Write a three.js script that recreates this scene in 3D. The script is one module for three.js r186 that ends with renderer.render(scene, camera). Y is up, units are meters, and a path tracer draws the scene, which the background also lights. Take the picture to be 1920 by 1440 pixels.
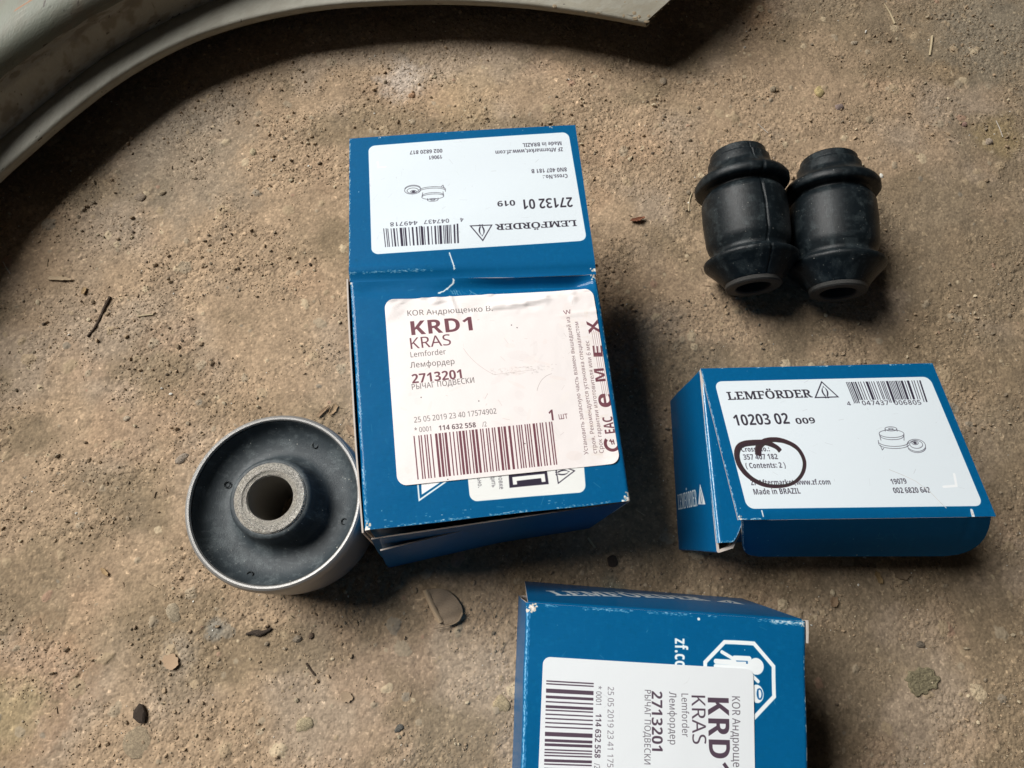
import * as THREE from 'three';
import { mergeGeometries, mergeVertices, toCreasedNormals } from 'three/addons/utils/BufferGeometryUtils.js';

// ---------------------------------------------------------------- camera, sky, sun, exposure
const scene = new THREE.Scene();
const camera = new THREE.PerspectiveCamera(59.9, 4 / 3, 0.01, 20);
camera.up.set(0, 0, -1);
camera.position.set(0, 0.29, 0);
camera.lookAt(0.0134, 0, -0.0816);
scene.add(camera);

const renderer = new THREE.WebGLRenderer({ antialias: true });
renderer.toneMapping = THREE.LinearToneMapping;
renderer.toneMappingExposure = 3.75;
renderer.shadowMap.enabled = true;

const SUN = new THREE.Vector3(-0.86, 1, -0.63).normalize();
{ // overcast sky, a little brighter towards the veiled sun
  const W = 256, H = 128, d = new Float32Array(W * H * 4);
  for (let j = 0; j < H; j++) for (let i = 0; i < W; i++) {
    const el = ((j + 0.5) / H - 0.5) * Math.PI, az = ((i + 0.5) / W - 0.5) * 2 * Math.PI;
    const y = Math.sin(el), x = Math.cos(el) * Math.cos(az), z = Math.cos(el) * Math.sin(az);
    const c = x * SUN.x + y * SUN.y + z * SUN.z;
    const L = (0.0105 + 0.007 * Math.pow(Math.max(0, 0.5 + 0.5 * c), 3)) * (0.75 + 0.25 * Math.max(0, y));
    d.set([L * 0.97, L * 1.0, L * 1.02, 1], (j * W + i) * 4);
  }
  const t = new THREE.DataTexture(d, W, H, THREE.RGBAFormat, THREE.FloatType);
  t.mapping = THREE.EquirectangularReflectionMapping; t.magFilter = THREE.LinearFilter; t.needsUpdate = true;
  scene.background = t; scene.environment = t;
}
const sun = new THREE.DirectionalLight(new THREE.Color(1.0, 0.975, 0.935), 1.5);
sun.position.copy(SUN).multiplyScalar(2); sun.target.position.set(0, 0, -0.1);
sun.castShadow = true; sun.shadow.radius = 66; sun.shadow.mapSize.set(2048, 2048);
Object.assign(sun.shadow.camera, { left: -0.5, right: 0.5, top: 0.5, bottom: -0.5, near: 0.5, far: 4 });
scene.add(sun, sun.target);

{ // unseen corrugated sheet added overhead: its eave cuts into the veiled sun, so that the light falls off to the right
  const P = 0.076, N = 56, x0 = -0.53, y0 = 1.2; // corrugations run across the eave
  const sh = new THREE.PlaneGeometry(3.2, N * P, 24, N * 10).rotateX(-Math.PI / 2), p = sh.attributes.position;
  for (let i = 0; i < p.count; i++) { const x = p.getX(i) + 1.6, z = p.getZ(i); p.setXYZ(i, x0 + x, y0 + x * 0.12 + 0.009 * Math.sin((z / P) * 2 * Math.PI), z); }
  sh.computeVertexNormals();
  const m = new THREE.Mesh(sh, new THREE.MeshStandardMaterial({ color: new THREE.Color(0.10, 0.095, 0.09), roughness: 0.8, side: THREE.DoubleSide }));
  m.name = 'added_roof'; m.userData = { kind: 'structure', label: 'unseen corrugated sheet added overhead to block part of the sun' }; m.castShadow = m.receiveShadow = true; scene.add(m);
}

// ---------------------------------------------------------------- helpers (lengths in millimetres until a mesh is made)
let seed = 12345;
const rnd = () => { seed = (seed * 1664525 + 1013904223) >>> 0; return seed / 4294967296; };
const rr = (a, b) => a + (b - a) * rnd();
const lerp = (a, b, t) => a + (b - a) * t, cl = (x, a = 0, b = 1) => Math.min(b, Math.max(a, x));
const ss = (a, b, x) => { const t = cl((x - a) / (b - a)); return t * t * (3 - 2 * t); };
const PERM = new Uint16Array(65536); for (let i = 0; i < 65536; i++) PERM[i] = rnd() * 65536;
const hsh = (x, y) => PERM[(PERM[x & 65535] + y) & 65535] / 65535;
function vn(x, y) { // value noise 0..1
  const ix = Math.floor(x), iy = Math.floor(y), fx = x - ix, fy = y - iy, u = fx * fx * (3 - 2 * fx), v = fy * fy * (3 - 2 * fy);
  const a = hsh(ix, iy), b = hsh(ix + 1, iy), c = hsh(ix, iy + 1), d = hsh(ix + 1, iy + 1);
  return a + (b - a) * u + (c - a) * v + (a - b - c + d) * u * v;
}
const fbm = (x, y, n) => { let s = 0, a = 0.5, t = 0; for (let i = 0; i < n; i++) { s += a * vn(x, y); t += a; a *= 0.5; x = x * 2.03 + 17.3; y = y * 2.03 + 9.1; } return s / t; };
function gn(x, y) { // gradient noise, about 0..1, no lattice look
  const ix = Math.floor(x), iy = Math.floor(y), fx = x - ix, fy = y - iy, u = fx * fx * fx * (fx * (fx * 6 - 15) + 10), v = fy * fy * fy * (fy * (fy * 6 - 15) + 10);
  const d = (i, j) => { const a = hsh(ix + i, iy + j) * 6.2832; return Math.cos(a) * (fx - i) + Math.sin(a) * (fy - j); };
  return 0.5 + 0.72 * lerp(lerp(d(0, 0), d(1, 0), u), lerp(d(0, 1), d(1, 1), u), v);
}
const CELL = [0, 0];
function grainAt(x, y) { // rounded sand grain under the point: height 0..1 and a random tone
  const ix = Math.floor(x), iy = Math.floor(y); let best = 9, tone = 0, r = 1;
  for (let j = -1; j <= 1; j++) for (let i = -1; i <= 1; i++) {
    const h = PERM[(PERM[(ix + i) & 65535] + iy + j) & 65535], px = ix + i + (h & 255) / 255, py = iy + j + (h >> 8) / 255, t = PERM[(h + 77) & 65535] / 65535;
    const q = 0.45 + 0.4 * t, dx = (x - px) / q, dy = (y - py) / q, d = dx * dx + dy * dy; if (d < best) { best = d; tone = PERM[(h + 991) & 65535] / 65535; r = t; }
  }
  CELL[0] = best < 1 ? Math.sqrt(1 - best) * (0.35 + 0.65 * r) : 0; CELL[1] = tone; return CELL;
}
const add = (a, b) => [a[0] + b[0], a[1] + b[1], a[2] + b[2]], sub = (a, b) => [a[0] - b[0], a[1] - b[1], a[2] - b[2]], mul = (a, k) => [a[0] * k, a[1] * k, a[2] * k];
const mix = (a, b, t) => [lerp(a[0], b[0], t), lerp(a[1], b[1], t), lerp(a[2], b[2], t)];
const len = (a) => Math.hypot(...a), nrm = (a) => mul(a, 1 / (len(a) || 1)), crs = (a, b) => [a[1] * b[2] - a[2] * b[1], a[2] * b[0] - a[0] * b[2], a[0] * b[1] - a[1] * b[0]];
const bil = (q, u, v) => mix(mix(q[0], q[1], u), mix(q[3], q[2], u), v);
const flat = (p) => [p[0], 0, p[2]];

const used = {};
const numbered = (n) => { used[n] = (used[n] ?? -1) + 1; return used[n] ? n + '_' + String(used[n]).padStart(3, '0') : n; };
function thing(name, label, category, base, group) {
  const o = new THREE.Group(); o.name = numbered(name); scene.add(o);
  o.position.set(base[0] / 1000, base[1] / 1000, base[2] / 1000); o.userData = { label, category, base };
  if (group) o.userData.group = group;
  return o;
}
const topOf = (o) => { while (o.userData.base === undefined) o = o.parent; return o; };
function part(name, geo, mat, parent, label) { // geometry in world millimetres -> mesh in its thing's own space
  const b = topOf(parent).userData.base;
  geo.translate(-b[0], -b[1], -b[2]); geo.scale(0.001, 0.001, 0.001);
  const m = new THREE.Mesh(geo, mat); m.name = name; m.castShadow = m.receiveShadow = true; parent.add(m);
  if (label) m.userData.label = label;
  return m;
}
function lone(name, geo, mat, label, category, base, group) { // a thing that is one mesh
  geo.translate(-base[0], -base[1], -base[2]); geo.scale(0.001, 0.001, 0.001);
  const m = new THREE.Mesh(geo, mat); m.name = numbered(name); m.position.set(base[0] / 1000, base[1] / 1000, base[2] / 1000);
  m.castShadow = m.receiveShadow = true; m.userData = { label, category }; if (group) m.userData.group = group; scene.add(m); return m;
}
// a sheet of card: front face, back face, cut edges. fn(u,v) -> point; group 0 = front, group 1 = cut edges and back
function patch(fn, nu, nv, thick, uv = (u, v) => [u, 1 - v], out = 1) {
  const W = nu + 1, N = W * (nv + 1), f = [], nn = [];
  for (let j = 0; j <= nv; j++) for (let i = 0; i <= nu; i++) f.push(fn(i / nu, j / nv));
  for (let j = 0; j <= nv; j++) for (let i = 0; i <= nu; i++) {
    const a = sub(f[j * W + Math.min(nu, i + 1)], f[j * W + Math.max(0, i - 1)]), b = sub(f[Math.min(nv, j + 1) * W + i], f[Math.max(0, j - 1) * W + i]);
    nn.push(mul(nrm(crs(b, a)), out));
  }
  const pos = [], nor = [], uvs = [], idx = [], idx2 = [];
  const tri = (A, a, b, c) => out > 0 ? A.push(a, b, c) : A.push(a, c, b);
  for (let k = 0; k < N; k++) { pos.push(...f[k]); nor.push(...nn[k]); uvs.push(...uv((k % W) / nu, Math.floor(k / W) / nv)); }
  for (let j = 0; j < nv; j++) for (let i = 0; i < nu; i++) { const a = j * W + i, b = a + 1, c = a + W, d = c + 1; tri(idx, a, c, b); tri(idx, b, c, d); }
  for (let k = 0; k < N; k++) { pos.push(...sub(f[k], mul(nn[k], thick))); nor.push(...mul(nn[k], -1)); uvs.push((k % W) / nu, Math.floor(k / W) / nv); }
  for (let j = 0; j < nv; j++) for (let i = 0; i < nu; i++) { const a = N + j * W + i, b = a + 1, c = a + W, d = c + 1; tri(idx2, a, b, c); tri(idx2, b, d, c); }
  const rim = []; for (let i = 0; i < nu; i++) rim.push(i); for (let j = 0; j < nv; j++) rim.push(j * W + nu); for (let i = nu; i > 0; i--) rim.push(nv * W + i); for (let j = nv; j > 0; j--) rim.push(j * W);
  for (let r = 0; r < rim.length; r++) {
    const a = rim[r], b = rim[(r + 1) % rim.length], s = pos.length / 3, n = nrm(crs(nn[a], sub(f[b], f[a])));
    const q = [f[a], f[b], sub(f[b], mul(nn[b], thick)), sub(f[a], mul(nn[a], thick))];
    for (const p of q) { pos.push(...p); nor.push(...mul(n, out)); uvs.push(p[0] / 40, p[2] / 40); }
    tri(idx2, s, s + 1, s + 2); tri(idx2, s, s + 2, s + 3);
  }
  const g = new THREE.BufferGeometry();
  g.setAttribute('position', new THREE.Float32BufferAttribute(pos, 3)); g.setAttribute('normal', new THREE.Float32BufferAttribute(nor, 3)); g.setAttribute('uv', new THREE.Float32BufferAttribute(uvs, 2));
  g.setIndex(idx.concat(idx2)); g.addGroup(0, idx.length, 0); g.addGroup(idx.length, idx2.length, 1);
  return g;
}
// a folded sleeve of card: A and B are its end sections (four corners each), joined along v; rounded folds of radius r; group 0 outside, group 1 cut edges and inside
function sleeve(A, B, r, nv, opt = {}) {
  const per = opt.per, tot = per.reduce((a, b) => a + b, 0), U0 = [0]; for (const p of per) U0.push(U0[U0.length - 1] + p);
  const N = opt.n ?? 12, K = 5;
  const loop = (q) => {
    const c = [];
    for (let i = 0; i < 4; i++) {
      const p = q[i], a = q[(i + 3) % 4], b = q[(i + 1) % 4], da = nrm(sub(a, p)), db = nrm(sub(b, p)), s = add(p, mul(da, r)), e = add(p, mul(db, r));
      const fil = []; for (let k = 0; k <= K; k++) { const t = k / K; fil.push([mix(mix(s, p, t), mix(p, e, t), t), U0[i] + (t - 0.5) * 2 * r * 0.8]); }
      c.push(fil);
    }
    const o = [];
    for (let k = Math.ceil(K / 2); k <= K; k++) o.push(c[0][k]);
    for (let i = 0; i < 4; i++) {
      const s = c[i][K], nx = c[(i + 1) % 4], e = nx[0], eu = i === 3 ? tot + e[1] : e[1];
      for (let k = 1; k < N; k++) o.push([mix(s[0], e[0], k / N), lerp(s[1], eu, k / N), i, k / N]);
      if (i < 3) for (let k = 0; k <= K; k++) o.push(nx[k]); else for (let k = 0; k <= Math.ceil(K / 2); k++) o.push([nx[k][0], tot + nx[k][1]]);
    }
    return o;
  };
  const la = loop(A), lb = loop(B), M = la.length, pos = [], uvs = [], idx = [], idx2 = [];
  const mid = mul(add(add(A[0], A[2]), add(B[0], B[2])), 0.25);
  for (let j = 0; j <= nv; j++) for (let i = 0; i < M; i++) {
    const t = j / nv; let p = mix(la[i][0], lb[i][0], t);
    p = add(p, [0.5 * (fbm(p[1] / 16 + 5, p[2] / 18 + t, 2) - 0.5), 0.7 * (fbm(p[0] / 17 + 3, p[2] / 21 + 8, 2) - 0.5), 0.5 * (fbm(p[0] / 16, p[1] / 18 + 2, 2) - 0.5)]);
    if (opt.disp) p = add(p, opt.disp((la[i][1] - U0[1]) / per[1], t, la[i][1], p));
    pos.push(...p); uvs.push(cl(la[i][1] / tot), 1 - t);
  }
  for (let j = 0; j < nv; j++) for (let i = 0; i < M - 1; i++) { const a = j * M + i, b = a + 1, c = a + M, d = c + 1; idx.push(a, b, c, b, d, c); }
  const V = pos.length / 3, th = opt.thick ?? 0.5; // inside faces
  const g0 = new THREE.BufferGeometry(); g0.setAttribute('position', new THREE.Float32BufferAttribute(pos, 3)); g0.setIndex(idx); g0.computeVertexNormals();
  let n = Array.from(g0.attributes.normal.array);
  { const a = [pos[0], pos[1], pos[2]]; // turn outwards
    let s = 0; for (let k = 0; k < V; k += 7) s += (pos[k * 3] - mid[0]) * n[k * 3] + (pos[k * 3 + 1] - mid[1]) * n[k * 3 + 1] + (pos[k * 3 + 2] - mid[2]) * n[k * 3 + 2];
    if (s < 0) { n = n.map((x) => -x); for (let k = 0; k < idx.length; k += 3) { const q = idx[k + 1]; idx[k + 1] = idx[k + 2]; idx[k + 2] = q; } } }
  const inner = []; for (let k = 0; k < V; k++) for (let c = 0; c < 3; c++) inner.push(pos[k * 3 + c] - n[k * 3 + c] * th);
  const P = pos.concat(inner), NN = n.concat(n.map((x) => -x)), UV = uvs.concat(uvs);
  for (let k = 0; k < idx.length; k += 3) idx2.push(V + idx[k], V + idx[k + 2], V + idx[k + 1]);
  for (const j of [0, nv]) for (let i = 0; i < M - 1; i++) {
    const a = j * M + i, b = a + 1, s = P.length / 3, d = nrm(mul(sub(lb[i][0], la[i][0]), j ? 1 : -1));
    for (const k of [a, b, V + b, V + a]) { P.push(P[k * 3], P[k * 3 + 1], P[k * 3 + 2]); NN.push(...d); UV.push(0.3, 0.3); }
    const v3 = (k) => [P[k * 3], P[k * 3 + 1], P[k * 3 + 2]], w = crs(sub(v3(s + 1), v3(s)), sub(v3(s + 2), v3(s)));
    if (w[0] * d[0] + w[1] * d[1] + w[2] * d[2] > 0) idx2.push(s, s + 1, s + 2, s, s + 2, s + 3); else idx2.push(s, s + 2, s + 1, s, s + 3, s + 2);
  }
  const g = new THREE.BufferGeometry();
  g.setAttribute('position', new THREE.Float32BufferAttribute(P, 3)); g.setAttribute('normal', new THREE.Float32BufferAttribute(NN, 3)); g.setAttribute('uv', new THREE.Float32BufferAttribute(UV, 2));
  g.setIndex(idx.concat(idx2)); g.addGroup(0, idx.length, 0); g.addGroup(idx.length, idx2.length, 1);
  return g;
}
function tube(pts, rad, rs = 6, seg = 24) {
  const g = new THREE.TubeGeometry(new THREE.CatmullRomCurve3(pts.map((p) => new THREE.Vector3(...p))), seg, 1, rs), p = g.attributes.position, n = g.attributes.normal;
  for (let i = 0; i < p.count; i++) { const t = Math.floor(i / (rs + 1)) / seg, r = typeof rad === 'function' ? rad(t) : rad; p.setXYZ(i, p.getX(i) + n.getX(i) * (r - 1), p.getY(i) + n.getY(i) * (r - 1), p.getZ(i) + n.getZ(i) * (r - 1)); }
  return g;
}
// ---------------------------------------------------------------- print: canvases in millimetres
function sheet(w, h, k, draw) {
  const c = document.createElement('canvas'); c.width = Math.round(w * k); c.height = Math.round(h * k);
  const g = c.getContext('2d'); g.scale(k, k); draw(g);
  const t = new THREE.CanvasTexture(c); t.colorSpace = THREE.SRGBColorSpace; t.magFilter = THREE.LinearFilter; t.anisotropy = 8; return t;
}
function T(g, s, p0, p1, cap, o = {}) { // text on the baseline p0 -> p1, capitals cap high, squeezed to fit
  g.save(); g.translate(...p0); g.rotate(Math.atan2(p1[1] - p0[1], p1[0] - p0[0]));
  g.font = (o.w ?? 'normal') + ' 100px ' + (o.f ?? 'Arial'); g.fillStyle = o.c ?? '#3a3640';
  const m = g.measureText(s).width, L = Math.hypot(p1[0] - p0[0], p1[1] - p0[1]); g.scale(L / m, cap / 72); g.fillText(s, 0, 0); if (o.st) { g.strokeStyle = g.fillStyle; g.lineWidth = o.st; g.strokeText(s, 0, 0); } g.restore();
}
const poly = (g, ps, close = true) => { g.beginPath(); ps.forEach((p, i) => (i ? g.lineTo(...p) : g.moveTo(...p))); if (close) g.closePath(); };
function rquad(g, q, r) { // rounded quadrilateral
  g.beginPath(); const m = [(q[0][0] + q[3][0]) / 2, (q[0][1] + q[3][1]) / 2]; g.moveTo(...m);
  for (let i = 0; i < 4; i++) g.arcTo(...q[i], ...q[(i + 1) % 4], r); g.closePath();
}
function bars(g, q, n, dense, color) { // barcode in the quad TL TR BR BL
  const L = (a, b, t) => [lerp(a[0], b[0], t), lerp(a[1], b[1], t)]; let x = 0; const e = [];
  while (x < n) { const w = 1 + Math.floor(rnd() * rnd() * 3), s = 1 + Math.floor(rnd() * dense * 0.85); e.push([x, x + w]); x += w + s; }
  const tot = e[e.length - 1][1]; g.fillStyle = color;
  for (const [a, b] of e) poly(g, [L(q[0], q[1], a / tot), L(q[0], q[1], b / tot), L(q[3], q[2], b / tot), L(q[3], q[2], a / tot)]), g.fill();
}
function owlLogo(g, a, b, apex, color, fill) { // triangular emblem: base a-b, apex; outline, an inner bird of two bowed strokes
  const X = (u, v) => [a[0] + (b[0] - a[0]) * u + (apex[0] - (a[0] + b[0]) / 2) * v, a[1] + (b[1] - a[1]) * u + (apex[1] - (a[1] + b[1]) / 2) * v];
  const s = Math.hypot(b[0] - a[0], b[1] - a[1]); g.lineJoin = 'miter'; g.strokeStyle = color; g.fillStyle = color; g.lineWidth = s * 0.05;
  poly(g, [X(0, 0), X(1, 0), X(0.5, 1)]); if (fill) { g.fillStyle = fill; g.fill(); } g.stroke();
  g.fillStyle = color;
  for (const d of [-1, 1]) {
    g.beginPath(); g.moveTo(...X(0.5 + d * 0.03, 0.66)); g.quadraticCurveTo(...X(0.5 + d * 0.24, 0.38), ...X(0.5 + d * 0.05, 0.02)); g.lineTo(...X(0.5 + d * 0.02, 0.1)); g.quadraticCurveTo(...X(0.5 + d * 0.13, 0.36), ...X(0.5 + d * 0.03, 0.66)); g.fill();
    g.lineWidth = s * 0.035; g.beginPath(); g.moveTo(...X(0.5 + d * 0.03, -0.06)); g.lineTo(...X(0.5 + d * 0.16, 0.02)); g.stroke();
  }
  g.lineWidth = s * 0.04; g.beginPath(); g.moveTo(...X(0.5, 0.62)); g.lineTo(...X(0.5, 0.72)); g.stroke();
}
function partDrawing(g, X, color) { // line drawing of a rubber mount and a washer; X maps unit coordinates to the sheet
  g.strokeStyle = color; g.lineWidth = 0.2; g.lineCap = 'round';
  const el = (cx, cy, rx, ry, a = 0, b = Math.PI * 2) => { g.beginPath(); for (let i = 0; i <= 40; i++) { const t = lerp(a, b, i / 40), p = X(cx + rx * Math.cos(t), cy + ry * Math.sin(t)); i ? g.lineTo(...p) : g.moveTo(...p); } g.stroke(); };
  const ln = (...ps) => { poly(g, ps.map((p) => X(...p)), false); g.stroke(); };
  el(0.32, 0.55, 0.33, 0.15, 0.1, 3.0); el(0.32, 0.62, 0.33, 0.15, 0.2, 3.0); ln([-0.01, 0.5], [-0.01, 0.62]); ln([0.02, 0.66], [0.05, 0.82], [0.09, 0.76]);
  el(0.3, 0.28, 0.27, 0.13); el(0.3, 0.36, 0.25, 0.12, 0, 3.14); ln([0.03, 0.28], [0.05, 0.5]); ln([0.57, 0.28], [0.55, 0.5]);
  el(0.3, 0.12, 0.13, 0.07); el(0.3, 0.12, 0.05, 0.025); ln([0.17, 0.12], [0.17, 0.2]); ln([0.43, 0.12], [0.43, 0.2]);
  el(0.8, 0.66, 0.2, 0.2); el(0.8, 0.63, 0.14, 0.13); el(0.78, 0.58, 0.07, 0.06); el(0.8, 0.7, 0.2, 0.2, 0.2, 2.8);
  g.lineWidth = 0.5; el(0.78, 0.58, 0.025, 0.02);
}
const BLUE = '#03598a', INK = '#35303f', MAROON = '#6a3844', GREY = '#6b6262';
function card(g, w, h, wear = 1) { // blue lacquer with a fine print grain and rubbed-off specks
  g.fillStyle = BLUE; g.fillRect(0, 0, w, h);
  for (let i = 0; i < w * h * 0.5; i++) { g.fillStyle = rnd() < 0.5 ? 'rgba(10,115,165,0.06)' : 'rgba(0,55,95,0.05)'; g.fillRect(rnd() * w, rnd() * h, rr(0.2, 1.6), rr(0.2, 1.6)); }
  for (let i = 0; i < w * h * 0.006 * wear; i++) { g.fillStyle = `rgba(205,220,230,${rr(0.2, 0.8)})`; const s = rr(0.1, 0.32); g.fillRect(rnd() * w, rnd() * h, s, s * rr(0.6, 1.6)); }
}
function fray(g, a, b, n, wid, dens = 1, col = '225,232,236') { // rubbed, fibrous fold along a-b
  const d = [b[0] - a[0], b[1] - a[1]], L = Math.hypot(...d), q = [-d[1] / L, d[0] / L];
  for (let i = 0; i < n; i++) {
    const t = rnd(), patchy = vn(t * L * 0.25 + a[0] * 3.1, a[1] * 1.7 + 5); if (patchy < 1 - dens) continue;
    const o = (rnd() + rnd() - 1) * wid, l = rr(0.15, 0.9);
    g.strokeStyle = `rgba(${col},${rr(0.25, 0.9)})`; g.lineWidth = rr(0.06, 0.2); g.beginPath(); g.moveTo(a[0] + d[0] * t + q[0] * o, a[1] + d[1] * t + q[1] * o);
    g.lineTo(a[0] + d[0] * t + q[0] * o + d[0] / L * l + rr(-0.1, 0.1), a[1] + d[1] * t + q[1] * o + d[1] / L * l + rr(-0.1, 0.1)); g.stroke();
  }
}
function chip(g, x, y, r, n = 14) { // torn corner: bare board showing
  for (let i = 0; i < n; i++) { const a = rnd() * 6.28, d = rnd() * r; g.fillStyle = ['#e6dfd8', '#d2c7bb', '#f1eee9', '#b9aa9b'][Math.floor(rnd() * 4)]; const s = rr(0.2, 0.7) * r * 0.6; poly(g, [0, 1, 2, 3, 4].map((k) => { const b = k * 1.256 + rnd(); return [x + d * Math.cos(a) + s * Math.cos(b) * rr(0.5, 1.2), y + d * Math.sin(a) + s * Math.sin(b) * rr(0.5, 1.2)]; })); g.fill(); }
}
function scuffs(g, q, n, c = '150,150,155') { for (let i = 0; i < n; i++) { const u = rnd(), v = rnd(), x = lerp(q[0], q[2], u), y = lerp(q[1], q[3], v), a = rnd() * 6.28, l = rr(0.3, 3); g.strokeStyle = `rgba(${c},${rr(0.05, 0.35)})`; g.lineWidth = rr(0.05, 0.2); g.beginPath(); g.moveTo(x, y); g.lineTo(x + l * Math.cos(a), y + l * Math.sin(a)); g.stroke(); } }

// shared fine relief of paper and card
function noiseTex(n, fn, rep) {
  const d = new Uint8Array(n * n * 4); for (let j = 0; j < n; j++) for (let i = 0; i < n; i++) { const v = cl(fn(i, j)) * 255; d.set([v, v, v, 255], (j * n + i) * 4); }
  const t = new THREE.DataTexture(d, n, n); t.wrapS = t.wrapT = THREE.RepeatWrapping; t.magFilter = THREE.LinearFilter; t.minFilter = THREE.LinearMipmapLinearFilter; t.generateMipmaps = true; t.needsUpdate = true; if (rep) t.repeat.set(...rep); return t;
}
const cardBump = noiseTex(512, (i, j) => 0.6 * fbm(i / 40, j / 40, 3) + 0.4 * vn(i / 2.5, j / 2.5));
const board = new THREE.MeshStandardMaterial({ color: new THREE.Color(0.56, 0.50, 0.45), roughness: 0.95 });
const lacquer = (map) => new THREE.MeshPhysicalMaterial({ map, roughness: 0.55, specularIntensity: 0.15, clearcoat: 0.28, clearcoatRoughness: 0.12, bumpMap: cardBump, bumpScale: 0.00005 });
const uncoated = (map) => new THREE.MeshPhysicalMaterial({ map, roughness: 0.75, specularIntensity: 0.1, bumpMap: cardBump, bumpScale: 0.00005 });
const paper = (map) => new THREE.MeshStandardMaterial({ map, roughness: 0.62, bumpMap: cardBump, bumpScale: 0.00003 });

// ---------------------------------------------------------------- ground
const GX0 = -300, GZ0 = -345, GS = 620, GN = 2048, GK = GN / GS; // the textured square, mm
const stones = []; // half-buried aggregate
for (let i = 0; i < 2600; i++) { const s = 0.5 + 2.6 * Math.pow(rnd(), 5) + 0.5 * rnd(); stones.push([rr(GX0, GX0 + GS), rr(GZ0, GZ0 + GS), s * rr(0.8, 1.3), s * rr(0.7, 1.0), rnd() * 3.14, rr(0.12, 0.5), rnd()]); }
const STONE = new Float32Array(GN * GN), STINT = new Float32Array(GN * GN);
for (const [x, z, a, b, th, hh, tone] of stones) {
  const R = Math.ceil(a * 1.3 * GK), ci = Math.round((x - GX0) * GK), cj = Math.round((z - GZ0) * GK), c = Math.cos(th), s = Math.sin(th);
  for (let j = -R; j <= R; j++) for (let i = -R; i <= R; i++) {
    const I = ci + i, J = cj + j; if (I < 0 || J < 0 || I >= GN || J >= GN) continue;
    const dx = i / GK, dz = j / GK, u = (dx * c + dz * s) / a, v = (-dx * s + dz * c) / b, w = 0.75 + 0.5 * vn(dx * 0.9 + x, dz * 0.9 + z), d = Math.hypot(u, v) / w;
    if (d < 1) { const k = J * GN + I, h = Math.pow(1 - d * d, 0.45) * hh * Math.min(b, 1.6); if (h > STONE[k]) { STONE[k] = h; STINT[k] = 0.2 + tone; } }
  }
}
const sample = (A, x, z) => { const i = (x - GX0) * GK, j = (z - GZ0) * GK; if (i < 0 || j < 0 || i >= GN - 1 || j >= GN - 1) return 0; return A[Math.round(j) * GN + Math.round(i)]; };
function groundY(x, z) { // mm
  let y = (fbm(x / 70, z / 70, 3) - 0.5) * 3.0 + (fbm(x / 14 + 40, z / 14, 3) - 0.5) * 1.5;
  const loose = ss(0.36, 0.62, fbm(x / 24 + 11, z / 19 + 3, 3)), rx = x * 0.83 + z * 0.56, rz = z * 0.83 - x * 0.56; // packed and loose patches
  const pit = 0.6 * gn(rx / 4.4 + 9, rz / 4.4 + 31) + 0.4 * gn(rx / 2.1 + 3, rz / 2.1); y -= ss(0.66, 0.86, pit) * (0.2 + 0.3 * loose);
  y += (gn(x / 3.1 + 7, z / 3.1) - 0.5) * (0.2 + 0.3 * loose) + (gn(rx / 1.7, rz / 1.7) - 0.5) * (0.1 + 0.24 * loose);
  y += (grainAt(rx / 2.7 + 40, rz / 2.7)[0] - 0.3) * 0.28 * ss(0.45, 0.8, loose);
  return y + sample(STONE, x, z) - 0.75;
}
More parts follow.
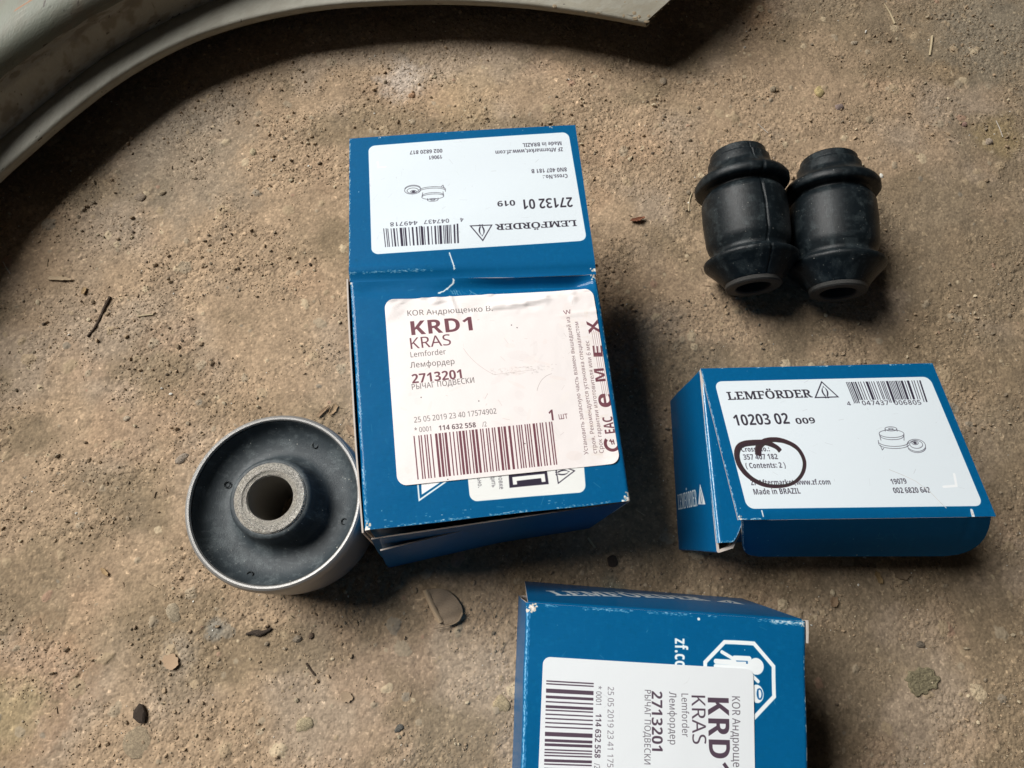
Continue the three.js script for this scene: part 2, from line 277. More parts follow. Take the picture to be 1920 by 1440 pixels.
{
  const ax = (lo, hi, st, far) => { const a = []; for (let x = lo; x <= hi; x += st) a.push(x); let d = st, l = lo, h = a[a.length - 1]; const L = [], R = []; while (l > -far) { d *= 1.25; l -= d; h += d; L.unshift(l); R.push(h); } return L.concat(a, R); };
  const xs = ax(-275, 318, 0.72, 1600), zs = ax(-328, 95, 0.72, 1600), nx = xs.length, nz = zs.length;
  const pos = new Float32Array(nx * nz * 3), uv = new Float32Array(nx * nz * 2), idx = new Uint32Array((nx - 1) * (nz - 1) * 6);
  let k = 0, q = 0;
  for (let j = 0; j < nz; j++) for (let i = 0; i < nx; i++) { const x = xs[i], z = zs[j]; pos.set([x / 1000, groundY(x, z) / 1000, z / 1000], k * 3); uv.set([(x - GX0) / GS, (z - GZ0) / GS], k * 2); k++; }
  for (let j = 0; j < nz - 1; j++) for (let i = 0; i < nx - 1; i++) { const a = j * nx + i, b = a + 1, c = a + nx, d = c + 1; idx.set([a, c, b, b, c, d], q); q += 6; }
  const g = new THREE.BufferGeometry(); g.setAttribute('position', new THREE.BufferAttribute(pos, 3)); g.setAttribute('uv', new THREE.BufferAttribute(uv, 2)); g.setIndex(new THREE.BufferAttribute(idx, 1)); g.computeVertexNormals();
  const col = new Uint8Array(GN * GN * 4), bmp = new Uint8Array(GN * GN * 4), spots = [];
  // stains of their own: [x, z, radius, r, g, b, strength]
  const st = [[...[-41.7,0,-244.9], 13, 0.52, 0.47, 0.42, 0.55], [...[68.2,0,-108.1], 17, 0.13, 0.14, 0.13, 0.5], [...[-173.7,0,43.8], 26, 0.43, 0.26, 0.15, 0.4], [...[-180.2,0,51.3], 14, 0.27, 0.25, 0.12, 0.4], [...[253.4,0,-261.7], 15, 0.25, 0.17, 0.09, 0.35], [...[276.4,0,-287.3], 40, 0.26, 0.24, 0.19, 0.4], [...[-105.9,0,-65.4], 30, 0.43, 0.30, 0.19, 0.35], [...[-150.8,0,-195.7], 42, 0.27, 0.24, 0.19, 0.4], [...[269.2,0,-221.9], 14, 0.34, 0.25, 0.10, 0.4], [...[-8.6,0,-234.8], 22, 0.40, 0.29, 0.16, 0.35], [...[148.1,0,-296], 10, 0.38, 0.22, 0.11, 0.4], [...[55.9,0,7.3], 6, 0.10, 0.13, 0.11, 0.5], [...[-105.9,0,22.5], 4, 0.24, 0.25, 0.23, 0.55], [...[-120.4,0,31.5], 9, 0.40, 0.36, 0.30, 0.3]];
  for (let j = 0; j < GN; j++) for (let i = 0; i < GN; i++) {
    const x = GX0 + (i + 0.5) / GK, z = GZ0 + (j + 0.5) / GK, n = j * GN + i;
    const big = fbm(x / 45, z / 45 + 60, 3), med = fbm(x / 9 + 13, z / 9, 3), rx = x * 0.9 + z * 0.44, rz = z * 0.9 - x * 0.44, fin = gn(rx / 1.3 + 3, rz / 1.3 + 8), fi2 = gn(x / 0.7, z / 0.7 + 4), wisp = gn(rx / 3.2 + 70, rz / 2.1), loose = ss(0.36, 0.62, fbm(x / 24 + 11, z / 19 + 3, 3));
    grainAt(rx / 1.15, rz / 1.15 + 60); const g1 = CELL[0], t1 = CELL[1]; grainAt(x / 2.3 + 30, z / 2.3); const g2 = CELL[0] > 0.72 ? CELL[0] : 0, t2 = CELL[1];
    let r = 0.362, gg = 0.262, b = 0.170; // dry packed earth over concrete
    const gr = ss(0.40, 0.66, big); r = lerp(r, 0.345, gr); gg = lerp(gg, 0.266, gr); b = lerp(b, 0.19, gr);
    const rd = ss(0.58, 0.75, fbm(x / 26 + 7, z / 26 + 90, 3)); r = lerp(r, 0.37, rd * 0.5); gg = lerp(gg, 0.25, rd * 0.4); b = lerp(b, 0.158, rd * 0.4);
    // darker olive tone in ragged patches, more of them towards the right
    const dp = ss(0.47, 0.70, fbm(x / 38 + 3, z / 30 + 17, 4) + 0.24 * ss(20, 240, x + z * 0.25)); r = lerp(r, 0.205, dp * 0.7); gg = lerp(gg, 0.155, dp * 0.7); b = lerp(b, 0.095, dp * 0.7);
    for (const [sx, , sz, R, sr, sg, sb, k] of st) { const d = Math.hypot(x - sx, z - sz) / R; if (d < 1.6) { const w = ss(1.25, 0.35, d + (med - 0.5) * 1.1 + (fin - 0.5) * 0.35) * k; r = lerp(r, sr, w); gg = lerp(gg, sg, w); b = lerp(b, sb, w); } }
    let m = 0.92 + 0.36 * (med - 0.45) + 0.2 * (fin - 0.5) + 0.24 * (fi2 - 0.5) + 0.16 * (wisp - 0.5); if (g1 > 0.2) m *= 0.84 + 0.36 * t1; if (g2) m *= 0.8 + 0.5 * t2;
    const dark = ss(0.70, 0.86, vn(x / 1.5 + 21, z / 1.5 + 2)) * ss(0.45, 0.6, med); m *= 1 - 0.25 * dark; // bits of humus
    const lite = ss(0.86, 0.96, vn(x / 0.8 + 77, z / 0.8)); m *= 1 + 0.75 * lite; // sand grains
    r *= m; gg *= m; b *= m;
    if (STONE[n] > 0) { const t = STINT[n] - 0.2, k = ss(0, 0.15, STONE[n]) * 0.75; const c = t < 0.4 ? [0.38, 0.29, 0.185] : t < 0.72 ? [0.35, 0.285, 0.2] : t < 0.78 ? [0.25, 0.215, 0.165] : t < 0.95 ? [0.52, 0.42, 0.28] : [0.38, 0.24, 0.165]; r = lerp(r, c[0] * (0.8 + 0.4 * fin), k); gg = lerp(gg, c[1] * (0.8 + 0.4 * fin), k); b = lerp(b, c[2] * (0.8 + 0.4 * fin), k); }
    const e = (c) => 255 * cl(c <= 0.0031308 ? 12.92 * c : 1.055 * Math.pow(c, 1 / 2.4) - 0.055);
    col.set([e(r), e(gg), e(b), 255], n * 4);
    const h = 255 * cl(0.12 + 0.22 * fin + 0.2 * fi2 + (0.18 + 0.3 * loose) * g1 + 0.16 * loose * g2); bmp.set([h, h, h, 255], n * 4);
  }
  const mk = (d, srgb) => { const t = new THREE.DataTexture(d, GN, GN); t.wrapS = t.wrapT = THREE.MirroredRepeatWrapping; t.magFilter = THREE.LinearFilter; t.minFilter = THREE.LinearMipmapLinearFilter; t.generateMipmaps = true; t.anisotropy = 8; if (srgb) t.colorSpace = THREE.SRGBColorSpace; t.needsUpdate = true; return t; };
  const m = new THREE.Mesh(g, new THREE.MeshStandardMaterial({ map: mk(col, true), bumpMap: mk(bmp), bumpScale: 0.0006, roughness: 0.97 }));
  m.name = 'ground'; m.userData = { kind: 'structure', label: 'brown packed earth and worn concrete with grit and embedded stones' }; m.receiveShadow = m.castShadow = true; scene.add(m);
}
// loose grit lying on it
{
  const g = new THREE.IcosahedronGeometry(1, 0), p = g.attributes.position; for (let i = 0; i < p.count; i++) { const x = p.getX(i), y = p.getY(i), z = p.getZ(i), k = 0.75 + 0.5 * vn(x * 2.1 + 9, y * 2.1 + z * 1.7 + 4); p.setXYZ(i, x * k, y * k * 0.8, z * k); } g.computeVertexNormals();
  const N = 60000, im = new THREE.InstancedMesh(g, new THREE.MeshStandardMaterial({ color: 0xffffff, roughness: 0.95, flatShading: true }), N), M = new THREE.Matrix4(), Q = new THREE.Quaternion(), c = new THREE.Color();
  for (let i = 0; i < N; i++) {
    let x, z; do { x = rr(-262, 312); z = rr(-322, 84); } while (ss(0.3, 0.65, fbm(x / 24 + 11, z / 19 + 3, 3)) < rnd() * 0.9);
    const s = 0.14 + 0.2 * rnd() + 0.9 * Math.pow(rnd(), 26);
    Q.setFromEuler(new THREE.Euler(rnd() * 6, rnd() * 6, rnd() * 6));
    M.compose(new THREE.Vector3(x / 1000, (groundY(x, z) + s * 0.25) / 1000, z / 1000), Q, new THREE.Vector3(s * rr(0.8, 1.5), s * rr(0.6, 1), s).multiplyScalar(0.001)); im.setMatrixAt(i, M);
    const t = rnd(), k = rr(0.7, 1.2); if (t < 0.62) c.setRGB(0.34 * k, 0.25 * k, 0.16 * k); else if (t < 0.82) c.setRGB(0.27 * k, 0.215 * k, 0.15 * k); else if (t < 0.86) c.setRGB(0.13 * k, 0.098 * k, 0.07 * k); else if (t < 0.99) c.setRGB(0.46 * k, 0.38 * k, 0.26 * k); else c.setRGB(0.66, 0.64, 0.58);
    im.setColorAt(i, c);
  }
  im.name = 'grit'; im.userData = { kind: 'stuff', label: 'loose sand and fine grit scattered over the ground', category: 'grit' }; im.castShadow = im.receiveShadow = true; scene.add(im);
}
{ // bits of straw, rootlets and crumbled leaf trodden into it
  const g = new THREE.CylinderGeometry(0.6, 1, 1, 5).rotateZ(Math.PI / 2), N = 420, im = new THREE.InstancedMesh(g, new THREE.MeshStandardMaterial({ color: 0xffffff, roughness: 0.9 }), N), M = new THREE.Matrix4(), Q = new THREE.Quaternion(), c = new THREE.Color();
  for (let i = 0; i < N; i++) {
    const x = rr(-262, 312), z = rr(-322, 84), l = rr(0.8, 2.2) + 3.5 * Math.pow(rnd(), 6), r = rr(0.07, 0.2);
    Q.setFromEuler(new THREE.Euler(rnd() * 6, rnd() * 6.3, rr(-0.12, 0.12), 'YXZ')); M.compose(new THREE.Vector3(x / 1000, (groundY(x, z) + r * 0.9) / 1000, z / 1000), Q, new THREE.Vector3(l, r, r * rr(0.8, 2.2)).multiplyScalar(0.001)); im.setMatrixAt(i, M);
    const t = rnd(), k = rr(0.7, 1.2); if (t < 0.4) c.setRGB(0.42 * k, 0.34 * k, 0.22 * k); else if (t < 0.75) c.setRGB(0.13 * k, 0.088 * k, 0.055 * k); else c.setRGB(0.26 * k, 0.18 * k, 0.115 * k); im.setColorAt(i, c);
  }
  im.name = 'litter'; im.userData = { kind: 'stuff', label: 'tiny bits of straw, rootlets and leaf crumbs scattered over the ground', category: 'litter' }; im.castShadow = im.receiveShadow = true; scene.add(im);
}
const onGround = (p, dy = 0) => [p[0], groundY(p[0], p[2]) + dy, p[2]];

// ---------------------------------------------------------------- box 1: opened flat box with lid folded back
const wearEdge = (g, w, h) => { fray(g, [0, 0], [w, 0], 90, 0.25, 0.7); fray(g, [0, h], [w, h], 120, 0.3, 0.7); };
{
  const TOP = [[-48.7,65,-100.9],[41.8,65,-106.2],[50.7,65,-22.9],[-38.1,65,-12.9]], LID = [[-53.3,61.8,-163.3],[36,61.8,-172.7],[41.8,65,-106.3],[-48.8,65,-101]], W = 90, L = 86, H = 65, per = [H, W, H, W];
  const base = [5, 0, -60], b1 = thing('cardboard_box', 'opened blue cardboard box with lid folded back and large pinkish white sticker', 'box', base);
  // section corners BL TL TR BR at the back (open end) and at the front
  const A = [flat(TOP[0]), TOP[0], TOP[1], flat(TOP[1])], B = [[-40.4,0,-8.8], TOP[3], TOP[2], [47,0,-18.7]];
  // dents of the top sheet: a trough along the hinge towards the right, a slight bulge in the middle
  const dent = (s, t) => {
    if (s < -0.05 || s > 1.05) return 0;
    const e = ss(-0.03, 0.1, s) * ss(1.03, 0.9, s);
    return -3.8 * Math.exp(-Math.pow((t - 0.035) / 0.03, 2)) * ss(0.3, 0.72, s) * e - 0.8 * Math.exp(-Math.pow((t - 0.035) / 0.03, 2)) * e + 0.7 * Math.sin(Math.PI * cl(s)) * ss(0.05, 0.3, t) * ss(1, 0.6, t) + 0.9 * Math.exp(-Math.pow((s - 0.42) / 0.16, 2) - Math.pow((t - 0.02) / 0.03, 2));
  };
  const topArt = (g) => {
    const w = 2 * (W + H); card(g, w, L, 0.8); g.save(); g.translate(H, 0);
    // white emblem and the multilingual panel that show below the sticker
    g.strokeStyle = '#e8eef0'; g.lineWidth = 0.5; poly(g, [[18.6,69.8], [18.6,78.2], [33.1,70.3]]); g.stroke(); g.fillStyle = '#f0f3f4'; poly(g, [[19.9,70], [19.6,76.5], [30.4,70.9]]); g.fill();
    rquad(g, [[35.6,64.3], [76.2,65.2], [75.3,81.3], [35.6,80.6]], 2.6); g.fillStyle = '#e9ebe9'; g.fill();
    T(g, 'ьно.', [38.7,72.8], [38.7,76.4], 1.7, { f: 'sans-serif' }); T(g, 'дить', [43.4,72.9], [43.5,76.7], 1.6); T(g, 'новке', [46,72.4], [46,77.6], 1.6);
    g.fillStyle = INK; poly(g, [[49.6,71.1], [62.8,71], [62.9,77.4], [49.4,77.4]]); g.fill();
    g.fillStyle = '#eef0ee'; poly(g, [[50.7,73.9], [61.9,73.8], [61.9,76.5], [60.6,76.5], [60.5,75.1], [52.1,75.3], [52.1,76.5], [50.7,76.5]]); g.fill();
    owlLogo(g, [65.9,70.6], [66.2,77.4], [72.3,73.7], INK);
    // torn crease at the hinge, rubbed lines beside it
    g.strokeStyle = '#dfe6ea'; g.lineWidth = 0.42; const cr = [[37.4,-0.5], [37.6,0.8], [37,2], [34.7,3.6], [33.1,4.6], [31.7,5.2]]; for (let k = 0; k < 5; k++) { g.lineWidth = rr(0.15, 0.4); g.beginPath(); cr.forEach((p, i) => { const nx = cr[Math.min(i + 1, cr.length - 1)]; for (let e = 0; e < 4; e++) { const t = e / 4, x = lerp(p[0], nx[0], t) + rr(-0.25, 0.25), y = lerp(p[1], nx[1], t) + rr(-0.2, 0.2); i + e ? g.lineTo(x, y) : g.moveTo(x, y); } }); g.stroke(); }
    for (let i = 0; i < 46; i++) { const t = Math.pow(rnd(), 1.5), p = mixp([34.7,3.8], [57.9,7.1], t); g.strokeStyle = `rgba(200,215,228,${rr(0.2, 0.75)})`; g.lineWidth = rr(0.07, 0.16); g.beginPath(); g.moveTo(p[0], p[1] + rr(-1, 2)); g.lineTo(p[0] + rr(0.3, 1.3), p[1] + rr(0, 3)); g.stroke(); }
    fray(g, [0.3, 1], [0.6, L], 420, 0.5, 0.8, '205,222,238'); fray(g, [1.2, 3], [1.2, L], 120, 0.3, 0.5, '170,200,225');
    fray(g, [W - 0.3, 0], [W - 0.3, L * 0.6], 160, 0.4, 0.75); fray(g, [2, L - 0.4], [W, L - 0.4], 260, 0.5, 0.55); fray(g, [6, L - 2.5], [W - 20, L - 1.5], 30, 1.6, 0.6);
    chip(g, W - 0.6, L - 0.8, 2.4, 26); chip(g, 0.8, L - 0.8, 1.6, 12); chip(g, W - 0.5, 0.5, 1.7, 16); chip(g, 0.4, 0.4, 1.3, 8);
    scuffs(g, [2, 2, W - 2, L - 2], 60, '190,210,225');
    g.restore();
  };
  const mixp = (a, b, t) => [lerp(a[0], b[0], t), lerp(a[1], b[1], t)];
  const mat = lacquer(sheet(2 * (W + H), L, 6.4, topArt));
  part('box_body', sleeve(A, B, 1.7, 60, { per, n: 40, disp: (s, t, u, p) => (p[1] > 40 ? [0, dent(s, t), 0] : [0, 0, 0]) }), [mat, board], b1);
  // the lid folded back
  const lidArt = (g) => {
    card(g, 90, 64, 0.6);
    rquad(g, [[7.4,4.2], [86.8,3.2], [88.1,50.6], [8.2,53]], 2.6); g.fillStyle = '#dde7ee'; g.fill();
    T(g, 'LEMFÖRDER', [85.2,42], [54.4,42.5], 2.4, { f: 'serif', st: 5 }); owlLogo(g, [45,42.7], [53,42.7], [49.2,49], INK);
    T(g, '27132 01', [84.8,32.2], [65,32.4], 4.2, { f: 'Arial Narrow', w: 'bold' }); T(g, '019', [62.7,32.4], [55.6,32.6], 2.4, { w: 'bold' });
    const S = { f: 'Arial Narrow', w: 'bold', c: '#4a4653' };
    T(g, 'Cross.No.:', [84.2,22], [74.3,22.1], 1.75, S); T(g, '8N0 407 181 B', [84.2,19.1], [70.1,19.2], 1.8, S);
    T(g, 'ZF Aftermarket,www.zf.com', [83.7,10], [56.7,10], 1.8, S); T(g, 'Made in BRAZIL', [83.6,7.2], [67.8,7.2], 1.8, S);
    T(g, '19061', [36,10.6], [30.6,10.7], 1.7, S); T(g, '002 6820 817', [36.2,7.8], [23.4,7.8], 1.7, S);
    bars(g, [[40.5,41.5], [12.6,42], [13.2,50.1], [40.3,49.7]], 95, 3.2, INK);
    g.fillStyle = '#dde7ee'; poly(g, [[39.2,39.1], [27,39.3], [27,42.1], [39.2,41.8]]); g.fill(); poly(g, [[25.7,39.4], [13.7,39.6], [13.8,42.2], [25.8,42]]); g.fill();
    const D = { f: 'monospace', w: 'bold', c: '#4a4653' }; T(g, '4', [42.6,39.1], [41.2,39.1], 1.6, D); T(g, '047437', [37.3,39.2], [27.6,39.3], 1.7, D); T(g, '449718', [25.4,39.4], [15,39.6], 1.7, D);
    const O = [36,31.6], ex = [20.6,31.6], ey = [36.5,22.6]; partDrawing(g, (u, v) => [O[0] + (ex[0] - O[0]) * u + (ey[0] - O[0]) * v, O[1] + (ex[1] - O[1]) * u + (ey[1] - O[1]) * v], '#45414e');
    g.strokeStyle = 'rgba(255,255,255,0.5)'; g.lineWidth = 0.6; poly(g, [[10.9,11.9], [11.2,14.6], [14,14.4]], false); g.stroke();
    for (let i = 0; i < 60; i++) { const p = [40.6,46.3]; g.fillStyle = `rgba(120,130,140,${rr(0.05, 0.2)})`; g.fillRect(p[0] - rr(0, 6), p[1] - 1.6 + rr(-1, 1), rr(0.2, 1.2), 0.15); }
    g.strokeStyle = '#dde5ea'; g.lineWidth = 0.4; poly(g, [[36.6,53.5], [37.1,55.7], [37.7,57.9], [38,60.2]], false); g.stroke();
    for (let i = 0; i < 30; i++) { const p = mixp([36.4,53.5], [38,60.6], rnd()); g.fillStyle = 'rgba(225,232,236,0.8)'; g.fillRect(p[0] + rr(-0.3, 0.3), p[1], rr(0.1, 0.45), rr(0.1, 0.3)); }
    fray(g, [0.25, 0], [0.25, 64], 150, 0.25, 0.8); fray(g, [12, 0.3], [84, 0.3], 30, 0.2, 0.4); fray(g, [0, 60.5], [30, 60.2], 170, 0.6, 0.8, '150,185,210'); chip(g, 89.5, 62, 1.4, 14); chip(g, 12, 0.4, 0.8, 8); chip(g, 80, 0.4, 0.8, 10); chip(g, 0.4, 0.5, 0.7, 6);
    scuffs(g, [5, 5, 85, 55], 70);
  };
  const lid = (u, v) => { const p = bil(LID, u, v), e = Math.sin(Math.PI * u); return [p[0], p[1] + 0.5 * e * (1 - v) - 1.3 * Math.exp(-Math.pow((v - 0.985) / 0.03, 2)) + 0.35 * Math.sin(v * 9 + u * 4) * e * v + 0.55 * Math.exp(-Math.pow((v - 0.93) / 0.03, 2)) * ss(0.7, 0.2, u), p[2]]; };
  const lidMesh = part('lid', patch(lid, 40, 40, 0.55, (u, v) => [u, 1 - v]), [lacquer(sheet(90, 64, 8, lidArt)), board], b1);
  // its tuck flap hangs down behind, set back between the two slits
  const plain = lacquer(sheet(40, 30, 6, (g) => card(g, 40, 30, 0.8)));
  part('tuck_flap', patch((u, v) => { const p = lid(lerp(0.12, 0.88, u), 0), a = v * 1.5, w = Math.sin(a), r = v < 0.5 ? 0 : (v - 0.5) * (v - 0.5) * 30; return [p[0] + (0.5 - u) * r * 0.5, p[1] - 0.62 - 14 * (1 - Math.cos(a)), p[2] + 0.6 - 2.2 * w]; }, 16, 10, 0.5), [plain, board], lidMesh);
  // the open end's side flap: a raw board edge beside the left face
  part('side_flap', patch((u, v) => { const t = mix([-49.7,65.2,-102], [-38.8,65,-12.1], u), b = mix([-49.5,0,-101], [-42.6,0,-8.6], u); const p = mix(t, b, v * 0.97); return [p[0] - 0.55 * Math.sin(Math.PI * u), p[1] + 0.25 * Math.sin(u * 11) * (1 - v), p[2]]; }, 24, 6, 0.55), [plain, board], b1);
  // front end: two overlapping closing flaps, the outer one sprung open at its left
  const endArt = lacquer(sheet(90, 65, 6, (g) => { card(g, 90, 65, 1.5); fray(g, [0, 1], [90, 1], 160, 0.5, 0.6); fray(g, [0, 60], [90, 60], 60, 0.4, 0.6); }));
  part('end_panel', patch((u, v) => { const p = bil([add(TOP[3], [0.9, -0.9, -1.2]), add(TOP[2], [-0.9, -0.9, -1.2]), add(B[3], [-0.6, 0.3, -1.2]), add(B[0], [0.6, 0.3, -1.2])], u, v); return [p[0], p[1], p[2] + 0.8 * Math.sin(Math.PI * v)]; }, 20, 14, 0.5), [endArt, board], b1);
  part('end_flap', patch((u, v) => { const p = bil([add(TOP[3], [1.4, -7, 2.6]), add(TOP[2], [-1, -1.8, 0.2]), add(B[3], [-1, 3, 1.2]), add(B[0], [1.4, 1, 4.6])], u, v); return [p[0], p[1], p[2] + 1.0 * Math.sin(Math.PI * v) * (1.1 - u)]; }, 20, 14, 0.5), [endArt, board], b1);
  part('end_flap', patch((u, v) => { const p = bil([add(TOP[3], [3.2, -17, 6.0]), add(TOP[2], [-24, -9, 1.6]), add(B[3], [-22, 6, 3.4]), add(B[0], [2.6, 0.8, 7.4])], u, v); return [p[0], p[1], p[2] + 0.8 * Math.sin(Math.PI * v) * (1.1 - u)]; }, 16, 12, 0.5), [endArt, board], b1);
  // sticker
  const q = [[12.1,7.6], [87.6,6], [88,72.7], [12,73.1]], SW = 74, SL = 62;
  const st = (g) => {
    g.fillStyle = '#eee8e7'; g.fillRect(-2, -2, 96, 92); g.save();
    for (let i = 0; i < 260; i++) { const x = rr(8, 88), y = rr(2, 80), n = fbm(x / 9, y / 9, 2); if (n > 0.5) { g.fillStyle = ['rgba(225,205,190,0.10)', 'rgba(245,235,228,0.2)', 'rgba(205,195,195,0.08)'][i % 3]; g.beginPath(); g.ellipse(x, y, rr(0.5, 4), rr(0.3, 2), rnd() * 3, 0, 6.3); g.fill(); } }
    T(g, 'KOR Андрющенко В.', [19.6,13.9], [50.6,13.5], 2.1, { c: '#5c5353' });
    const M = { c: MAROON, w: 'bold' };
    T(g, 'KRD1', [19.9,21.3], [44,20.6], 5.3, M); T(g, 'KRAS', [19.5,26.4], [34.7,25.7], 4.1, { c: MAROON });
    const G = { c: '#5e5555' };
    T(g, 'Lemforder', [19.6,29.4], [32.3,29], 1.95, G); T(g, 'Лемфордер', [19.4,33.2], [35.1,32.8], 2.05, G);
    T(g, '2713201', [19.5,38.8], [37.8,38.1], 3.3, M); T(g, 'РЫЧАГ ПОДВЕСКИ', [19.2,41], [41.4,40], 2.0, G);
    T(g, '25 05 2019 23 40 17574902', [19.2,52.5], [47.8,51.6], 1.9, G); T(g, '* 0001', [19,55.9], [25.2,55.8], 1.7, G);
    T(g, '114 632 558', [27.3,55.9], [40.2,55.8], 1.75, { c: '#523c42', w: 'bold' }); T(g, '/2', [42.3,55.9], [44,55.8], 1.7, G);
    T(g, '1', [65.4,55.6], [67.8,55.6], 3.9, M); T(g, 'шт', [68.8,55.4], [72.2,55.3], 2.4, { c: MAROON });
    bars(g, [[18.6,57], [66.5,56], [66.4,71.1], [18.8,71.6]], 118, 2.6, MAROON);
    T(g, 'Установить запасную часть взамен вышедшей из', [77.5,68.6], [77.7,17.2], 1.5, { c: '#6a4a50' }); T(g, 'строя. Рекомендуется установка специалистом', [80.6,68.6], [80.5,19.1], 1.5, { c: '#6a4a50' }); T(g, 'Срок гарантии изготовителя или 6 мес', [82.9,68.7], [83.4,26.8], 1.5, { c: '#6a4a50' });
    T(g, 'W', [75.8,16.3], [78.6,15.9], 1.7, { c: MAROON });
    const big = (s, a, b, h) => T(g, s, a, b, h, M);
    big('e', [88.4,52.8], [88.5,46.8], 6.2); big('M', [87.3,43.2], [87.2,37.1], 3.6); big('E', [87.6,34.2], [87.8,28.4], 3.4); big('X', [88,24.1], [87.6,18.7], 4.2);
    g.strokeStyle = MAROON; g.lineWidth = 0.1; for (let i = 0; i < 5; i++) { const a = mixp([84.9,23.1], [87.9,22.7], i / 4), b = mixp([85.6,48.5], [88.2,48.1], i / 4); g.beginPath(); g.moveTo(...a); g.lineTo(...b); g.stroke(); }
    big('EAC', [87.9,62.1], [87.7,55.6], 3.6);
    { const c = [86.3,65.5]; g.strokeStyle = MAROON; g.lineWidth = 1.1; g.beginPath(); g.arc(c[0], c[1], 2.4, -0.2, 3.9); g.stroke(); g.lineWidth = 0.4; g.beginPath(); g.moveTo(c[0] - 1, c[1] - 1); g.lineTo(c[0] + 0.8, c[1] - 0.6); g.moveTo(c[0] - 0.4, c[1] - 1.6); g.lineTo(c[0], c[1] + 0.4); g.moveTo(c[0] + 0.5, c[1] - 1.4); g.lineTo(c[0] + 0.7, c[1] + 0.4); g.stroke(); }
    // scratches and grime smears
    g.strokeStyle = 'rgba(110,90,85,0.55)'; g.lineWidth = 0.12; const s1 = [62.6,44.5], s2 = [64.3,39.4], s3 = [68.6,38.6]; g.beginPath(); g.moveTo(...s1); g.quadraticCurveTo(...s2, ...s3); g.stroke();
    const t1 = [38.5,27.3], t2 = [41.6,33.5], t3 = [48.2,37.6]; g.strokeStyle = 'rgba(120,100,95,0.35)'; g.beginPath(); g.moveTo(...t1); g.quadraticCurveTo(...t2, ...t3); g.lineTo(...[63.2,36.7]); g.stroke();
    for (let i = 0; i < 130; i++) { const p = mixp([47.5,37.5], [69.6,37], rnd()); g.fillStyle = `rgba(120,105,100,${rr(0.03, 0.16)})`; g.fillRect(p[0] + rr(-1, 1), p[1] + rr(-2.2, 0.6), rr(0.2, 1), rr(0.1, 0.5)); }
    for (const p of [[22.3,43.9], [42,46.7], [58.3,20.5], [56.4,19.4], [28.9,72.5], [56.2,62.9]]) { g.fillStyle = 'rgba(60,50,48,0.85)'; g.beginPath(); g.arc(p[0], p[1], 0.22, 0, 6.3); g.fill(); }
    scuffs(g, [10, 6, 86, 78], 60, '140,120,115');
    // foxed, darker right margin
    for (let i = 0; i < 260; i++) { const p = mixp([79.7,14.1], [79.8,71.2], rnd()); g.fillStyle = `rgba(214,196,178,${rr(0.02, 0.10)})`; g.fillRect(p[0] + rr(-3, 6), p[1] + rr(-2, 2), rr(0.5, 3), rr(0.3, 1.4)); }
    g.restore();
  };
  const surf = (x, y) => { const s = x / W, t = y / L, p = bil(TOP, s, t), d = Math.min(x, W - x), f = d < 1.1 ? -(1.1 - Math.sqrt(Math.max(0, 1.21 - (1.1 - d) * (1.1 - d)))) * 0.7 : 0; return [p[0], p[1] + dent(s, t) + f, p[2]]; };
  const bi2 = (u, v) => [lerp(lerp(q[0][0], q[1][0], u), lerp(q[3][0], q[2][0], u), v), lerp(lerp(q[0][1], q[1][1], u), lerp(q[3][1], q[2][1], u), v)];
  const inset = (v) => { const r = 3.2, y = Math.min(v, 1 - v) * SL; return y < r ? (r - Math.sqrt(Math.max(0, r * r - (r - y) * (r - y)))) / SW : 0; };
  const vv = (v) => { const k = 0.052; return v < 0.18 ? k * (1 - Math.cos((v / 0.18) * Math.PI / 2)) : v > 0.82 ? 1 - k * (1 - Math.cos(((1 - v) / 0.18) * Math.PI / 2)) : lerp(k, 1 - k, (v - 0.18) / 0.64); };
  const wr = (x, y) => { // creases in the sticker: two ridges near its top edge, ripples where the sheet buckles
    const r1 = [47.3,11.7], r2 = [72.5,10.4], t = cl((x - r1[0]) / (r2[0] - r1[0]));
    const yc = lerp(r1[1], r2[1], t) + Math.sin(t * 5) * 0.5, on = ss(0, 0.15, t) * ss(1, 0.75, t);
    let h = 0.9 * Math.exp(-Math.pow((y - yc) / 0.6, 2)) * on - 0.08 * Math.exp(-Math.pow((y - yc - 1.4) / 0.7, 2)) * on;
    const c2 = [82.4,15.8]; h += 0.35 * Math.exp(-Math.pow((y - c2[1] + (x - c2[0]) * 0.1) / 0.4, 2)) * ss(c2[0] - 14, c2[0] - 4, x) + 0.18 * (fbm(x / 7, y / 4 + 3, 2) - 0.5) * ss(26, 8, y) + 0.22 * (fbm(x / 8 + 4, y / 8, 3) - 0.5) + 0.5 * ss(0.5, 0.9, fbm(x / 5 + 9, y / 3 + 2, 2)) * ss(18, 9, y);
    const c3 = [36.6,11.2]; h += 0.55 * Math.exp(-Math.pow((x - c3[0] - (y - c3[1]) * 0.25) / 0.6, 2)) * ss(18, 9, y);
    const cA = [q[2][0], q[2][1]], dc = Math.hypot(x - cA[0], y - cA[1]); h += 0.5 * ss(7, 0, dc); const cB = q[0], dB = Math.hypot(x - cB[0], y - cB[1]); h += 0.35 * ss(9, 0, dB);
    return h;
  };
  part('sticker', patch((u, v) => { const v2 = vv(v), i = inset(v2), [x, y] = bi2(lerp(i, 1 - i, u), v2), p = surf(x, y); return [p[0], p[1] + 0.3 + Math.max(-0.12, wr(x, y)), p[2]]; }, 120, 100, 0.12, (u, v) => { const v2 = vv(v), i = inset(v2), [x, y] = bi2(lerp(i, 1 - i, u), v2); return [x / W, 1 - y / L]; }), [paper(sheet(W, L, 14, st)), new THREE.MeshStandardMaterial({ color: new THREE.Color(0.75, 0.72, 0.7), roughness: 0.8 })], b1, 'large pinkish white sticker with maroon print and barcode');
}
